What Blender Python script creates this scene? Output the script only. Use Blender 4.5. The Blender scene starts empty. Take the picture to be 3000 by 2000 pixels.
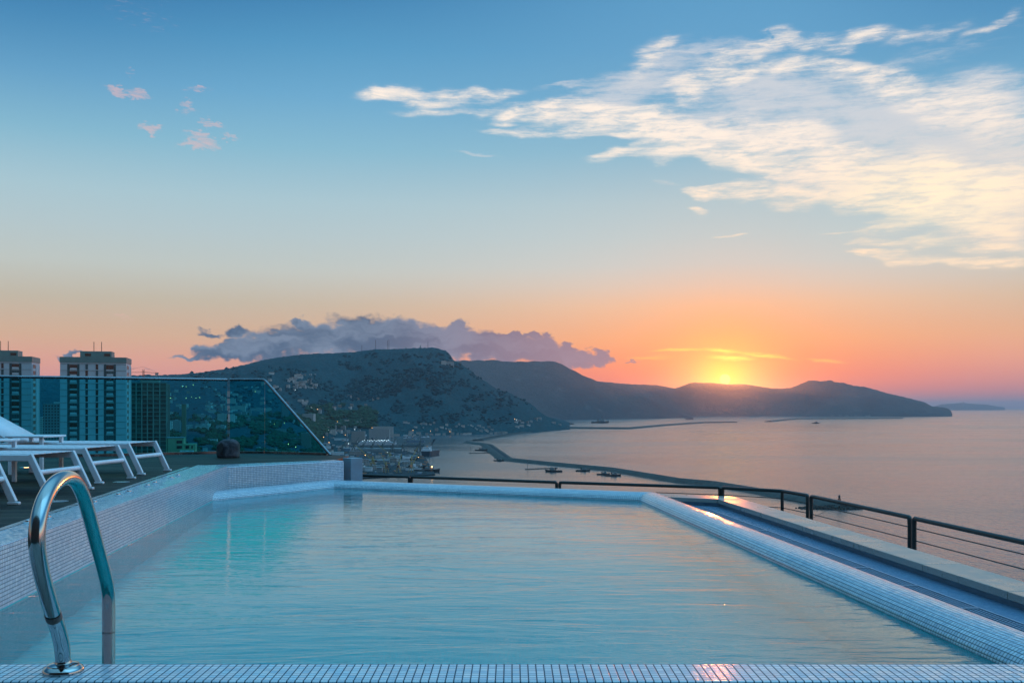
import bpy, math, random
import numpy as np
from mathutils import Vector, Matrix
random.seed(7)
scene = bpy.context.scene
COL = scene.collection
R = math.radians
CZ = 150.0            # the roof terrace is 150 m above the sea; x right, y forward, z up, sea at z = 0
F, CX, CY = 2850.0, 1500.0, 1192.0

def at(px, py, h):    # the point h metres below eye level seen in direction px, py
    y = h * F / (py - CY)
    return Vector(((px - CX) / F * y, y, CZ - h))
def far(px, Y, z=0.0):
    return Vector(((px - CX) / F * Y, Y, z))

# ------------------------------------------------------------------ tags
def tag(o, label=None, cat=None, group=None, kind=None):
    if label: o['label'] = label
    if cat: o['category'] = cat
    if group: o['group'] = group
    if kind: o['kind'] = kind
    return o
def empty(name, loc=(0, 0, 0), rz=0.0):
    o = bpy.data.objects.new(name, None)
    o.empty_display_size = 0.1
    o.location = loc; o.rotation_euler = (0, 0, rz)
    COL.objects.link(o)
    return o
def copy_tree(o, parent=None):
    c = o.copy(); COL.objects.link(c); c.parent = parent
    for ch in list(o.children): copy_tree(ch, c)
    return c

# ------------------------------------------------------------------ mesh builder
class MB:
    def __init__(s): s.v = []; s.f = []; s.uv = []; s.sm = []
    def face(s, idx, uv=None, sm=False): s.f.append(idx); s.uv.append(uv); s.sm.append(sm)
    def quad(s, pts, uv=None, sm=False):
        n = len(s.v); s.v += [tuple(p) for p in pts]; s.face(list(range(n, n + len(pts))), uv, sm)
    def box(s, c, d, rz=0.0, taper=1.0):
        cx, cy, cz = c; hx, hy, hz = d[0] / 2, d[1] / 2, d[2] / 2
        co, si = math.cos(rz), math.sin(rz); n = len(s.v)
        for z, k in ((-hz, 1.0), (hz, taper)):
            for x, y in ((-hx, -hy), (hx, -hy), (hx, hy), (-hx, hy)):
                x *= k; y *= k
                s.v.append((cx + x * co - y * si, cy + x * si + y * co, cz + z))
        for q in ((3, 2, 1, 0), (4, 5, 6, 7), (0, 1, 5, 4), (1, 2, 6, 5), (2, 3, 7, 6), (3, 0, 4, 7)):
            s.face([n + i for i in q])
        return s
    def bar(s, p, q, w, h, side=None):          # rectangular beam p -> q; w across, h in the up sense
        p, q = Vector(p), Vector(q); d = (q - p).normalized()
        a = Vector(side).normalized() if side else d.cross(Vector((0, 0, 1)))
        if a.length < 1e-4: a = Vector((1, 0, 0))
        a.normalize(); b = a.cross(d).normalized(); n = len(s.v)
        for c in (p, q):
            for x, y in ((-1, -1), (1, -1), (1, 1), (-1, 1)):
                s.v.append(tuple(c + a * (x * w / 2) + b * (y * h / 2)))
        for k in ((0, 1, 2, 3), (7, 6, 5, 4), (0, 4, 5, 1), (1, 5, 6, 2), (2, 6, 7, 3), (3, 7, 4, 0)):
            s.face([n + i for i in k])
        return s
    def tube(s, pts, r, n=12, caps=True):
        pts = [Vector(p) for p in pts]; m = len(pts); base = len(s.v)
        rs = r if isinstance(r, (list, tuple)) else [r] * m
        t0 = (pts[1] - pts[0]).normalized()
        up = Vector((0, 0, 1)) if abs(t0.z) < .9 else Vector((1, 0, 0))
        a = t0.cross(up).normalized()
        for i, p in enumerate(pts):
            t = (pts[min(i + 1, m - 1)] - pts[max(i - 1, 0)]).normalized()
            a = (a - t * a.dot(t)).normalized(); b = t.cross(a)
            for k in range(n):
                an = 2 * math.pi * k / n
                s.v.append(tuple(p + (a * math.cos(an) + b * math.sin(an)) * rs[i]))
        for i in range(m - 1):
            for k in range(n):
                k2 = (k + 1) % n
                s.face([base + i * n + k, base + i * n + k2, base + (i + 1) * n + k2, base + (i + 1) * n + k], None, True)
        if caps:
            s.face([base + k for k in range(n)][::-1]); s.face([base + (m - 1) * n + k for k in range(n)])
        return s
    def lathe(s, prof, c=(0, 0, 0), n=24, sm=True):
        base = len(s.v); m = len(prof)
        for r, z in prof:
            for k in range(n):
                an = 2 * math.pi * k / n
                s.v.append((c[0] + r * math.cos(an), c[1] + r * math.sin(an), c[2] + z))
        for i in range(m - 1):
            for k in range(n):
                k2 = (k + 1) % n
                s.face([base + i * n + k, base + i * n + k2, base + (i + 1) * n + k2, base + (i + 1) * n + k], None, sm)
        if prof[0][0] > 1e-6: s.face([base + k for k in range(n)][::-1])
        if prof[-1][0] > 1e-6: s.face([base + (m - 1) * n + k for k in range(n)])
        return s
    def prism(s, poly, z0, z1):
        n = len(s.v); k = len(poly)
        s.v += [(p[0], p[1], z0) for p in poly] + [(p[0], p[1], z1) for p in poly]
        s.face([n + i for i in range(k)][::-1]); s.face([n + k + i for i in range(k)])
        for i in range(k):
            j = (i + 1) % k; s.face([n + i, n + j, n + k + j, n + k + i])
        return s
    def build(s, name, mat, parent=None, uvdir=None, bevel=0.0, seg=2, sharp=35):
        me = bpy.data.meshes.new(name)
        me.from_pydata(s.v, [], s.f); me.materials.append(mat)
        for p, sm in zip(me.polygons, s.sm): p.use_smooth = sm
        if uvdir is not None or any(u is not None for u in s.uv):
            L = me.uv_layers.new(name='UVMap'); a = Vector(uvdir or (1, 0, 0)).normalized()
            b = Vector((-a.y, a.x, 0))
            for p, u in zip(me.polygons, s.uv):
                for k, li in enumerate(p.loop_indices):
                    if u is not None: L.data[li].uv = u[k]; continue
                    co = Vector(me.vertices[me.loops[li].vertex_index].co); nn = p.normal
                    if abs(nn.z) > .7: L.data[li].uv = (co.dot(a), co.dot(b))
                    else:
                        t = Vector((-nn.y, nn.x, 0)).normalized(); L.data[li].uv = (co.dot(t), co.z)
        me.set_sharp_from_angle(angle=R(sharp)); me.update()
        o = bpy.data.objects.new(name, me); COL.objects.link(o)
        if parent: o.parent = parent
        if bevel:
            md = o.modifiers.new('bevel', 'BEVEL'); md.width = bevel; md.segments = seg; md.limit_method = 'ANGLE'
        return o

def arc_pts(pts, rad, n=6):                     # round the corners of a polyline
    pts = [Vector(p) for p in pts]; out = [pts[0]]
    for i in range(1, len(pts) - 1):
        a, b, c = pts[i - 1], pts[i], pts[i + 1]
        r = min(rad, (a - b).length * .45, (c - b).length * .45)
        p, q = b + (a - b).normalized() * r, b + (c - b).normalized() * r
        for k in range(n + 1):
            t = k / n; out.append(p * (1 - t) ** 2 + b * 2 * t * (1 - t) + q * t * t)
    out.append(pts[-1]); return out
def catmull(P, n=8):
    P = [Vector(p) for p in P]; out = []
    for i in range(len(P) - 1):
        p0, p1, p2, p3 = P[max(i - 1, 0)], P[i], P[i + 1], P[min(i + 2, len(P) - 1)]
        for k in range(n):
            t = k / n
            out.append(.5 * ((2 * p1) + (p2 - p0) * t + (2 * p0 - 5 * p1 + 4 * p2 - p3) * t * t + (3 * p1 - p0 - 3 * p2 + p3) * t ** 3))
    out.append(P[-1]); return out

# ------------------------------------------------------------------ numpy noise
def _h(ix, iy, s):
    n = (ix.astype(np.int64) * 374761393 + iy.astype(np.int64) * 668265263 + s * 1442695041) & 0x7fffffff
    n = ((n ^ (n >> 13)) * 1274126177) & 0x7fffffff
    n = (n ^ (n >> 16)) & 0xffff
    return n / 65535.0
def vnoise(x, y, s=0):
    x = np.asarray(x, float); y = np.asarray(y, float)
    ix, iy = np.floor(x), np.floor(y); fx, fy = x - ix, y - iy
    u, v = fx * fx * (3 - 2 * fx), fy * fy * (3 - 2 * fy)
    return ((_h(ix, iy, s) * (1 - u) + _h(ix + 1, iy, s) * u) * (1 - v) + (_h(ix, iy + 1, s) * (1 - u) + _h(ix + 1, iy + 1, s) * u) * v)
def fbm(x, y, o=4, s=0):
    t = 0; a = .5
    for i in range(o): t = t + a * (vnoise(x, y, s + i) - .5); x = x * 2.03; y = y * 2.03; a *= .5
    return t                                    # about -0.5 .. 0.5
def ridged(x, y, o=4, s=0):
    t = 0; a = .5
    for i in range(o): t = t + a * (1 - np.abs(2 * vnoise(x, y, s + i) - 1)); x = x * 2.03; y = y * 2.03; a *= .5
    return t

# ------------------------------------------------------------------ materials
def lin(r, g, b):
    f = lambda c: c / 12.92 if c <= .04045 else ((c + .055) / 1.055) ** 2.4
    return (f(r / 255), f(g / 255), f(b / 255), 1)
class NT:                                        # tiny node-tree helper
    def __init__(s, tree): s.t = tree; s.n = tree.nodes; s.l = tree.links
    def new(s, typ, **kw):
        n = s.n.new(typ)
        for k, v in kw.items(): setattr(n, k, v)
        return n
    def put(s, sock, v):
        if hasattr(v, 'is_output') or isinstance(v, bpy.types.NodeSocket): s.l.new(v, sock)
        else: sock.default_value = v
    def math(s, op, a, b=None, c=None, clamp=False):
        n = s.new('ShaderNodeMath', operation=op); n.use_clamp = clamp
        for i, v in enumerate((a, b, c)):
            if v is not None: s.put(n.inputs[i], v)
        return n.outputs[0]
    def vmath(s, op, a, b=None):
        n = s.new('ShaderNodeVectorMath', operation=op); s.put(n.inputs[0], a)
        if b is not None: s.put(n.inputs[1], b)
        return n.outputs['Value'] if op in ('LENGTH', 'DOT_PRODUCT') else n.outputs[0]
    def mapr(s, v, a, b, c=0.0, d=1.0, smooth=True):
        n = s.new('ShaderNodeMapRange'); n.interpolation_type = 'SMOOTHSTEP' if smooth else 'LINEAR'
        for i, q in enumerate((v, a, b, c, d)): s.put(n.inputs[i], q)
        return n.outputs[0]
    def noise(s, vec, scale, det=4, rough=.55, dist=0.0):
        n = s.new('ShaderNodeTexNoise')
        if vec is not None: s.l.new(vec, n.inputs['Vector'])
        n.inputs['Scale'].default_value = scale; n.inputs['Detail'].default_value = det
        n.inputs['Roughness'].default_value = rough; n.inputs['Distortion'].default_value = dist
        return n.outputs['Fac']
    def mapping(s, vec, loc=(0, 0, 0), rot=(0, 0, 0), sc=(1, 1, 1), typ='POINT'):
        n = s.new('ShaderNodeMapping'); n.vector_type = typ; s.l.new(vec, n.inputs[0])
        n.inputs[1].default_value = loc; n.inputs[2].default_value = rot; n.inputs[3].default_value = sc
        return n.outputs[0]
    def mix(s, f, a, b, mode='MIX'):
        n = s.new('ShaderNodeMix'); n.data_type = 'RGBA'; n.blend_type = mode
        s.put(n.inputs[0], f); s.put(n.inputs[6], a); s.put(n.inputs[7], b)
        return n.outputs[2]
    def ramp(s, f, stops):
        n = s.new('ShaderNodeValToRGB'); s.l.new(f, n.inputs[0]); e = n.color_ramp.elements
        while len(e) < len(stops): e.new(.5)
        for el, (p, c) in zip(e, stops): el.position = p; el.color = c
        return n.outputs[0]
    def bump(s, hgt, strength, dist):
        n = s.new('ShaderNodeBump'); s.l.new(hgt, n.inputs['Height'])
        n.inputs['Strength'].default_value = strength; n.inputs['Distance'].default_value = dist
        return n.outputs[0]
MATS = {}
def material(name, col=(.5, .5, .5), rough=.5, metal=0.0, var=.0, vscale=6.0, fn=None, bump=0.0, bscale=40.0, spec=.5):
    m = bpy.data.materials.new(name); m.use_nodes = True; t = NT(m.node_tree)
    b = m.node_tree.nodes['Principled BSDF']
    c = (*col[:3], 1)
    b.inputs['Base Color'].default_value = c; b.inputs['Roughness'].default_value = rough
    b.inputs['Metallic'].default_value = metal; b.inputs['Specular IOR Level'].default_value = spec
    tc = t.new('ShaderNodeTexCoord')
    if var:
        n = t.noise(tc.outputs['Object'], vscale, 5, .6)
        f = t.mapr(n, .3, .7, 1 - var, 1 + var)
        mx = t.new('ShaderNodeMix'); mx.data_type = 'RGBA'; mx.blend_type = 'MULTIPLY'; mx.inputs[0].default_value = 1
        mx.inputs[6].default_value = c; t.l.new(f, mx.inputs[7]); t.l.new(mx.outputs[2], b.inputs['Base Color'])
        r2 = t.mapr(n, .3, .7, max(rough - .08, .02), min(rough + .1, 1)); t.l.new(r2, b.inputs['Roughness'])
    if bump:
        n2 = t.noise(tc.outputs['Object'], bscale, 4, .6)
        t.l.new(t.bump(n2, bump, .02), b.inputs['Normal'])
    if fn: fn(t, b, tc)
    MATS[name] = m
    return m

def tile_fn(c1, c2, grout, pitch=.0235, gw=.07):
    def fn(t, b, tc):
        uv = t.vmath('SCALE', tc.outputs['UV']); uv.node.inputs['Scale'].default_value = 1 / pitch
        fr = t.vmath('FRACTION', uv); fl = t.vmath('FLOOR', uv)
        d = t.vmath('ABSOLUTE', t.vmath('SUBTRACT', fr, (.5, .5, .5)))
        sp = t.new('ShaderNodeSeparateXYZ'); t.l.new(d, sp.inputs[0])
        mx = t.math('MAXIMUM', sp.outputs[0], sp.outputs[1])
        g = t.mapr(mx, .5 - gw * 1.3, .5 - gw * .7)
        wn = t.new('ShaderNodeTexWhiteNoise'); wn.noise_dimensions = '2D'; t.l.new(fl, wn.inputs['Vector'])
        rnd = wn.outputs['Value']; rc = wn.outputs['Color']
        col = t.mix(rnd, c1, c2)
        big = t.noise(tc.outputs['Object'], 1.7, 4, .6)
        col = t.mix(1.0, col, t.mix(t.mapr(big, .3, .7), (.86, .9, .92, 1), (1, 1, 1, 1)), 'MULTIPLY')
        col = t.mix(g, col, grout)
        t.l.new(col, b.inputs['Base Color'])
        t.l.new(t.mapr(g, 0, 1, .10, .75), b.inputs['Roughness']); b.inputs['IOR'].default_value = 1.75
        geo = t.new('ShaderNodeNewGeometry')
        off = t.vmath('SCALE', t.vmath('SUBTRACT', rc, (.5, .5, .5))); off.node.inputs['Scale'].default_value = .05
        nn = t.vmath('NORMALIZE', t.vmath('ADD', geo.outputs['Normal'], off))
        bp = t.new('ShaderNodeBump'); bp.invert = True; t.l.new(g, bp.inputs['Height']); t.l.new(nn, bp.inputs['Normal'])
        bp.inputs['Strength'].default_value = .35; bp.inputs['Distance'].default_value = .0015
        t.l.new(bp.outputs[0], b.inputs['Normal'])
    return fn
M_TILE = material('white_mosaic', fn=tile_fn((.56, .66, .75, 1), (.80, .85, .88, 1), (.030, .070, .095, 1), gw=.085))
M_TILEB = material('blue_mosaic', fn=tile_fn((.20, .36, .55, 1), (.30, .46, .64, 1), (.03, .06, .10, 1)))
M_BASIN = material('basin_mosaic', fn=tile_fn((.01, .74, .74, 1), (.02, .80, .80, 1), (.01, .56, .58, 1)))
M_STONE = material('coping_stone', (.38, .31, .26), .30, var=.07, vscale=3, bump=.08, bscale=60)
M_STONEF = material('kerb_render', (.20, .25, .29), .7, var=.15, vscale=5)
M_CONC = material('concrete', (.33, .33, .32), .8, var=.18, vscale=1.2, bump=.3, bscale=30)
M_STEEL = material('polished_steel', (.44, .45, .44), .11, 1.0, var=.05, vscale=3)
M_BRUSH = material('brushed_steel', (.50, .52, .53), .28, 1.0, var=.1, vscale=10)
M_RAIL = material('dark_painted_steel', (.030, .040, .040), .42, .2, var=.2, vscale=14)
M_WHITE = material('white_coated_metal', (.74, .76, .79), .38, var=.05, vscale=8)
M_SLING = material('white_sling_fabric', (.72, .74, .77), .7, var=.04, vscale=20, bump=.2, bscale=900)
M_BOX = material('grey_steel_box', (.20, .27, .31), .5, .1, var=.1, vscale=6)
M_DARK = material('black_plastic', (.015, .015, .017), .6)
def emis(name, col, st):
    m = bpy.data.materials.new(name); m.use_nodes = True; b = m.node_tree.nodes['Principled BSDF']
    b.inputs['Base Color'].default_value = (*col, 1); b.inputs['Emission Color'].default_value = (*col, 1)
    b.inputs['Emission Strength'].default_value = st; m.cycles.emission_sampling = 'NONE'; return m
M_LAMPW = emis('warm_lamp', (1, .50, .16), 9.0)
M_LAMPC = emis('cool_lamp', (.75, .95, 1), 5.0)
def deck_fn(t, b, tc):
    v = t.mapping(tc.outputs['Object'], rot=(0, 0, R(-6)))
    br = t.new('ShaderNodeTexBrick'); t.l.new(v, br.inputs[0]); br.offset = .37
    for k, x in (('Color1', (.016, .016, .012, 1)), ('Color2', (.062, .056, .040, 1)), ('Mortar', (.006, .006, .006, 1)), ('Scale', 1.0), ('Mortar Size', .006), ('Mortar Smooth', .2), ('Bias', 0.0), ('Brick Width', 2.4), ('Row Height', .12)):
        br.inputs[k].default_value = x
    g = t.noise(t.mapping(v, sc=(1.2, 40, 1)), 3, 5, .65)
    c = t.mix(1.0, br.outputs['Color'], t.mix(t.mapr(g, .3, .7), (.6, .6, .6, 1), (1.5, 1.45, 1.4, 1)), 'MULTIPLY')
    t.l.new(c, b.inputs['Base Color'])
    h = t.math('ADD', t.math('MULTIPLY', br.outputs['Fac'], -1.5), t.math('MULTIPLY', g, .4))
    t.l.new(t.bump(h, .6, .006), b.inputs['Normal'])
    t.l.new(t.mapr(g, .3, .7, .5, .75), b.inputs['Roughness'])
M_DECK = material('dark_timber_deck', rough=.6, fn=deck_fn, spec=.15)
# ------------------------------------------------------------------ sky
SUN_AZ = math.degrees(math.atan((2124 - CX) / F))
SUN_EL = math.degrees(math.atan((CY - 1111) / F * math.cos(R(SUN_AZ))))
def dirdeg(px, py):
    az = math.atan((px - CX) / F)
    return math.degrees(az), math.degrees(math.atan((CY - py) / F * math.cos(az)))
def build_world():
    w = bpy.data.worlds.new('World'); scene.world = w; w.use_nodes = True
    w.node_tree.nodes.clear(); t = NT(w.node_tree)
    w.cycles.sampling_method = 'MANUAL'; w.cycles.sample_map_resolution = 1024
    tc = t.new('ShaderNodeTexCoord'); sp = t.new('ShaderNodeSeparateXYZ'); t.l.new(tc.outputs['Generated'], sp.inputs[0])
    az = t.math('MULTIPLY', t.math('ARCTAN2', sp.outputs[0], sp.outputs[1]), 180 / math.pi)
    el = t.math('MULTIPLY', t.math('ARCSINE', sp.outputs[2]), 180 / math.pi)
    cb = t.new('ShaderNodeCombineXYZ'); t.l.new(az, cb.inputs[0]); t.l.new(el, cb.inputs[1]); P = cb.outputs[0]
    e40 = t.math('DIVIDE', t.math('MAXIMUM', el, 0.0), 60.0, clamp=True)
    st = lambda L: [(a / 60.0, lin(*c)) for a, c in L]
    rampF = t.ramp(e40, st([(0, (190, 120, 122)), (1.4, (226, 146, 132)), (2.7, (224, 160, 136)), (3.9, (214, 173, 142)), (5.9, (194, 182, 162)), (7.8, (190, 196, 190)), (9.8, (178, 196, 200)),
                            (11.7, (166, 195, 205)), (14.6, (133, 183, 205)), (17.4, (107, 167, 203)), (20.1, (82, 149, 191)), (22.8, (58, 124, 172)), (30, (60, 134, 190)), (42, (104, 184, 232)), (60, (120, 196, 240))]))
    rampS = t.ramp(e40, st([(0, (200, 104, 100)), (1.0, (250, 112, 84)), (1.9, (255, 124, 84)), (2.9, (255, 148, 94)), (3.9, (255, 170, 114)), (5.9, (242, 192, 156)), (7.0, (224, 200, 182)), (8.2, (206, 204, 198)), (9.8, (192, 202, 202)),
                            (11.7, (178, 197, 203)), (14.6, (140, 182, 203)), (17.4, (112, 167, 200)), (20.1, (98, 158, 198)), (22.8, (90, 152, 194)), (30, (70, 142, 196)), (42, (104, 184, 232)), (60, (120, 196, 240))]))
    daz = t.math('ABSOLUTE', t.math('SUBTRACT', az, SUN_AZ))
    # azimuth wraps behind the viewer
    daz = t.math('MINIMUM', daz, t.math('SUBTRACT', 360.0, daz))
    gz = t.math('EXPONENT', t.math('MULTIPLY', t.math('POWER', t.math('DIVIDE', daz, 17.0), 2.0), -1.0))
    sky = t.mix(gz, rampF, rampS)
    # right of the sun the horizon turns purple
    pr = t.math('MULTIPLY', t.mapr(az, 15, 30), t.mapr(el, 5.5, .3))
    sky = t.mix(t.math('MULTIPLY', pr, .7), sky, t.mix(t.mapr(el, .2, 4.0), lin(184, 120, 126), lin(234, 176, 146)))
    dk = t.math('MULTIPLY', t.math('MULTIPLY', t.mapr(el, 12, 25), t.mapr(el, 40, 28)), t.math('ADD', t.mapr(az, -8, -30, 0, .55), t.mapr(az, 14, 30, 0, .35)))
    sky = t.mix(dk, sky, lin(40, 100, 155))

    def n2d(*a):
        o_ = t.noise(*a); o_.node.noise_dimensions = '2D'; return o_
    # ellipses are described first and evaluated one after another, so that few values are alive at once
    def ell(Pv, px, py, rx, ry, ang=0.0, w=1.0, inner=0.0): return (Pv, px, py, rx, ry, ang, w, inner)
    def run(L, union):
        acc = None
        for Pv, px, py, rx, ry, ang, w, inner in L:
            a, e = dirdeg(px, py); k = 57.3 / F; ca = math.cos(R(a)); V = Pv
            if acc is not None:
                cbn = t.new('ShaderNodeCombineXYZ'); t.l.new(acc, cbn.inputs[2]); V = t.vmath('ADD', Pv, cbn.outputs[0])
            v = t.mapping(V, loc=(a, e, 0), rot=(0, 0, R(ang)), sc=(rx * k * ca * ca, ry * k * ca, 1e7), typ='TEXTURE')
            if union:                            # acc holds the product of (1 - cover)
                q = t.mapr(t.vmath('LENGTH', v), 1.0, inner, 1.0, 1.0 - w)
                acc = q if acc is None else t.math('MULTIPLY', acc, q)
            else:
                q = t.mapr(t.vmath('LENGTH', v), 1.0, inner, 0.0, w)
                acc = q if acc is None else t.math('MAXIMUM', acc, q)
        return t.math('SUBTRACT', 1.0, acc) if union else acc
    def mx(L): return run(L, False)
    def smx(L): return run(L, True)
    def nv(vec, scale, det, rough, dist=0.0):    # vector noise, centred
        n = t.new('ShaderNodeTexNoise', noise_dimensions='2D'); t.l.new(vec, n.inputs['Vector']); n.inputs['Scale'].default_value = scale
        n.inputs['Detail'].default_value = det; n.inputs['Roughness'].default_value = rough; n.inputs['Distortion'].default_value = dist
        return t.vmath('SUBTRACT', n.outputs['Color'], (.5, .5, .5))
    def warp(vec, n, k):
        s = t.vmath('SCALE', n); s.node.inputs['Scale'].default_value = k
        return t.vmath('ADD', vec, s)

    # ---- high cirrus fan
    S = 3000 / 2352
    strk = t.mapping(P, rot=(0, 0, R(7)), sc=(.22, 1.0, 1))
    Pw = warp(P, nv(t.mapping(P, sc=(.4, .8, 1)), .6, 2, .5), 1.3)
    Pw = warp(Pw, nv(t.mapping(P, rot=(0, 0, R(7)), sc=(.22, .9, 1)), 1.4, 4, .55), .75)
    def Z(x, y): return 950 + x * .8716, y * .8716
    def stroke(pts, w=1.0, inner=.0):
        L = []
        for (x0, y0, a0), (x1, y1, a1) in zip(pts[:-1], pts[1:]):
            q0, q1 = Z(x0, y0), Z(x1, y1); ln = math.hypot(q1[0] - q0[0], q1[1] - q0[1]); th = (a0 + a1) / 2 * .8716
            L.append(ell(Pw, (q0[0] + q1[0]) / 2, (q0[1] + q1[1]) / 2, ln * .80 + th * .8, th * 1.35, -math.degrees(math.atan2(q1[1] - q0[1], q1[0] - q0[0])), w, inner))
        return L
    def blob(x, y, rx, ry, ang=0, w=1.0, inner=0.0):
        q = Z(x, y); return [ell(Pw, q[0], q[1], rx * .8716, ry * .8716, ang, w, inner)]
    base = smx(blob(960, 330, 330, 95, 14, .7) + blob(1120, 240, 260, 130, 22, .62) + blob(1450, 320, 420, 130, -4, .8) + blob(1400, 450, 560, 110, -8, .85) + blob(1800, 420, 520, 240, -14, .8)
               + blob(2150, 500, 560, 300, -16, .9, .2) + blob(2300, 720, 420, 220, -6, .85) + blob(1800, 610, 600, 110, -3, .8) + blob(2100, 160, 420, 60, 8, .3) + blob(1300, 170, 260, 60, 4, .4)
               + blob(2300, 330, 320, 140, -20, .55) + stroke([(700, 300, 18), (920, 280, 16)], .5) + stroke([(520, 440, 16), (900, 440, 26)], .5) + stroke([(420, 520, 10), (600, 522, 10)], .42) + blob(1150, 610, 120, 24, -6, .4))
    brt = smx(stroke([(110, 324, 10), (240, 316, 34), (350, 328, 34), (500, 322, 24), (640, 310, 22)], .75) + stroke([(250, 382, 16), (430, 374, 22), (620, 358, 16)], .5)
              + stroke([(580, 400, 12), (680, 384, 40), (840, 376, 52), (1000, 392, 56), (1200, 436, 58), (1450, 446, 46), (1700, 452, 40)], .95)
              + stroke([(520, 434, 10), (660, 450, 18), (900, 432, 18), (1050, 462, 22), (1250, 478, 24)], .62) + stroke([(900, 522, 14), (1050, 514, 30), (1300, 500, 38), (1600, 486, 40), (1800, 520, 50)], .9)
              + stroke([(1040, 220, 50), (1120, 160, 44), (1170, 128, 26)], .5) + stroke([(1150, 290, 30), (1260, 240, 40), (1400, 170, 34), (1550, 130, 30)], .62)
              + stroke([(1500, 140, 26), (1700, 142, 24), (1900, 122, 24), (2160, 92, 22), (2330, 66, 14)], .62) + stroke([(1190, 330, 36), (1300, 270, 40), (1480, 228, 36), (1660, 212, 38), (1820, 250, 56), (2000, 330, 80), (2352, 430, 110)], .7)
              + stroke([(1000, 410, 40), (1300, 520, 40), (1550, 560, 60), (1850, 580, 90), (2150, 620, 120), (2400, 640, 120)], .8)
              + stroke([(1230, 640, 12), (1330, 636, 34), (1500, 650, 40), (1720, 660, 46), (1950, 650, 70), (2300, 650, 80)], .92)
              + stroke([(1760, 816, 10), (1900, 826, 22), (2100, 812, 24), (2352, 830, 26)], .6) + stroke([(1760, 856, 8), (1880, 862, 22), (2080, 878, 26), (2380, 902, 30)], .92) + stroke([(1800, 770, 30), (2050, 740, 50), (2352, 760, 60)], .55)
              + blob(1250, 702, 50, 20, -12, .62) + stroke([(1320, 792, 8), (1385, 794, 10), (1440, 782, 8)], .6) + stroke([(1660, 782, 6), (1800, 774, 8)], .4) + blob(2100, 640, 420, 130, -6, .6))
    hole = smx(blob(1470, 330, 200, 44, 2, .8) + blob(1590, 445, 110, 22, -8, .9) + blob(1650, 630, 130, 22, -4, .8) + blob(1790, 575, 90, 14, -3, .6) + blob(1330, 400, 130, 22, -4, .6) + blob(2070, 440, 140, 24, 0, .5) + blob(1480, 130, 10, 10))
    q2 = t.mapping(P, rot=(0, 0, R(7)), sc=(.16, .62, 1))
    wis = n2d(warp(q2, nv(q2, 1.2, 4, .55), .9), 1.5, 8, .58, .25)
    fine = n2d(warp(strk, nv(strk, 2.0, 4, .6), .6), 2.4, 8, .62, .2)
    nz = t.math('SUBTRACT', t.math('ADD', t.math('MULTIPLY', wis, .6), t.math('MULTIPLY', fine, .4)), .5)
    fq = warp(t.mapping(P, rot=(0, 0, R(9)), sc=(.35, 3.2, 1)), nv(strk, 1.6, 4, .6), 1.6)
    fib = t.math('SUBTRACT', n2d(fq, 1.25, 7, .68), .5)
    nz = t.math('ADD', nz, t.math('MULTIPLY', fib, .6))
    bA = t.math('SUBTRACT', t.math('ADD', base, t.math('MULTIPLY', nz, 1.5)), t.math('MULTIPLY', hole, .12))
    thin = t.math('MULTIPLY', t.mapr(bA, .0, 1.0), t.mapr(base, .0, .4))
    bB = t.math('SUBTRACT', t.math('ADD', brt, t.math('MULTIPLY', nz, 1.5)), t.math('MULTIPLY', hole, .35))
    mot = n2d(warp(t.mapping(P, rot=(0, 0, R(10)), sc=(.35, 1.5, 1)), nv(strk, 2.4, 4, .6), .5), 1.3, 7, .62, .3)
    thick = t.math('MULTIPLY', t.math('MULTIPLY', t.mapr(bB, -.2, 1.15), t.mapr(brt, .0, .35)), t.mapr(t.math('ADD', mot, t.math('MULTIPLY', fib, .5)), .28, .60, .45, 1.0))
    low = t.mapr(el, 17, 7)
    cthin = t.mix(low, lin(212, 212, 216), lin(238, 218, 200))
    cthick = t.mix(low, lin(250, 236, 222), lin(255, 226, 194))
    hot = mx([ell(P, 2150 * S, 455 * S, 380 * S, 160 * S, -8, 1.0)])
    cthick = t.mix(hot, cthick, lin(255, 238, 206))
    sky = t.mix(t.math('MULTIPLY', thin, .82), sky, cthin)
    sky = t.mix(thick, sky, t.mix(1.0, cthick, (1.04, 1.02, 1.01, 1), 'MULTIPLY'))

    # ---- little pink clouds on the left, and faint veils
    P2 = warp(P, nv(t.mapping(P, sc=(.6, 1, 1)), 2.2, 5, .62), 1.1)
    def E2(x, y, rx, ry, a=0, w=1.0): return ell(P2, x * S, y * S, rx * S * 1.1, ry * S * 1.2, a, w, .2)
    pk = smx([E2(270, 210, 34, 13, -4), E2(318, 218, 42, 16, -8), E2(345, 296, 42, 13, -14), E2(455, 204, 40, 12, 8, .7), E2(428, 237, 24, 8, 0, .8), E2(432, 254, 44, 10, 0, .55),
              E2(490, 286, 56, 9, -6, .8), E2(462, 312, 50, 15, -10, .9), E2(455, 332, 80, 15, 2, .9), E2(530, 316, 34, 7, -8, .7), E2(300, 168, 16, 8, -20, .5), E2(330, 30, 150, 70, -12, .26),
              E2(285, 732, 46, 7, -6, .6), E2(1430, 828, 60, 5, 0, .0)])
    pn = n2d(t.mapping(P, rot=(0, 0, R(5)), sc=(.45, 2.2, 1)), 3.0, 7, .66, .5)
    pd = t.mapr(t.math('ADD', pk, t.math('MULTIPLY', t.math('SUBTRACT', pn, .55), 2.0)), .15, 1.15)
    sky = t.mix(t.math('MULTIPLY', pd, t.math('MULTIPLY', t.mapr(pk, .02, .4), .5)), sky, lin(234, 184, 178))

    # ---- glow of the sinking sun and its lit streaks
    sd = (math.sin(R(SUN_AZ)) * math.cos(R(SUN_EL)), math.cos(R(SUN_AZ)) * math.cos(R(SUN_EL)), math.sin(R(SUN_EL)))
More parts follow.
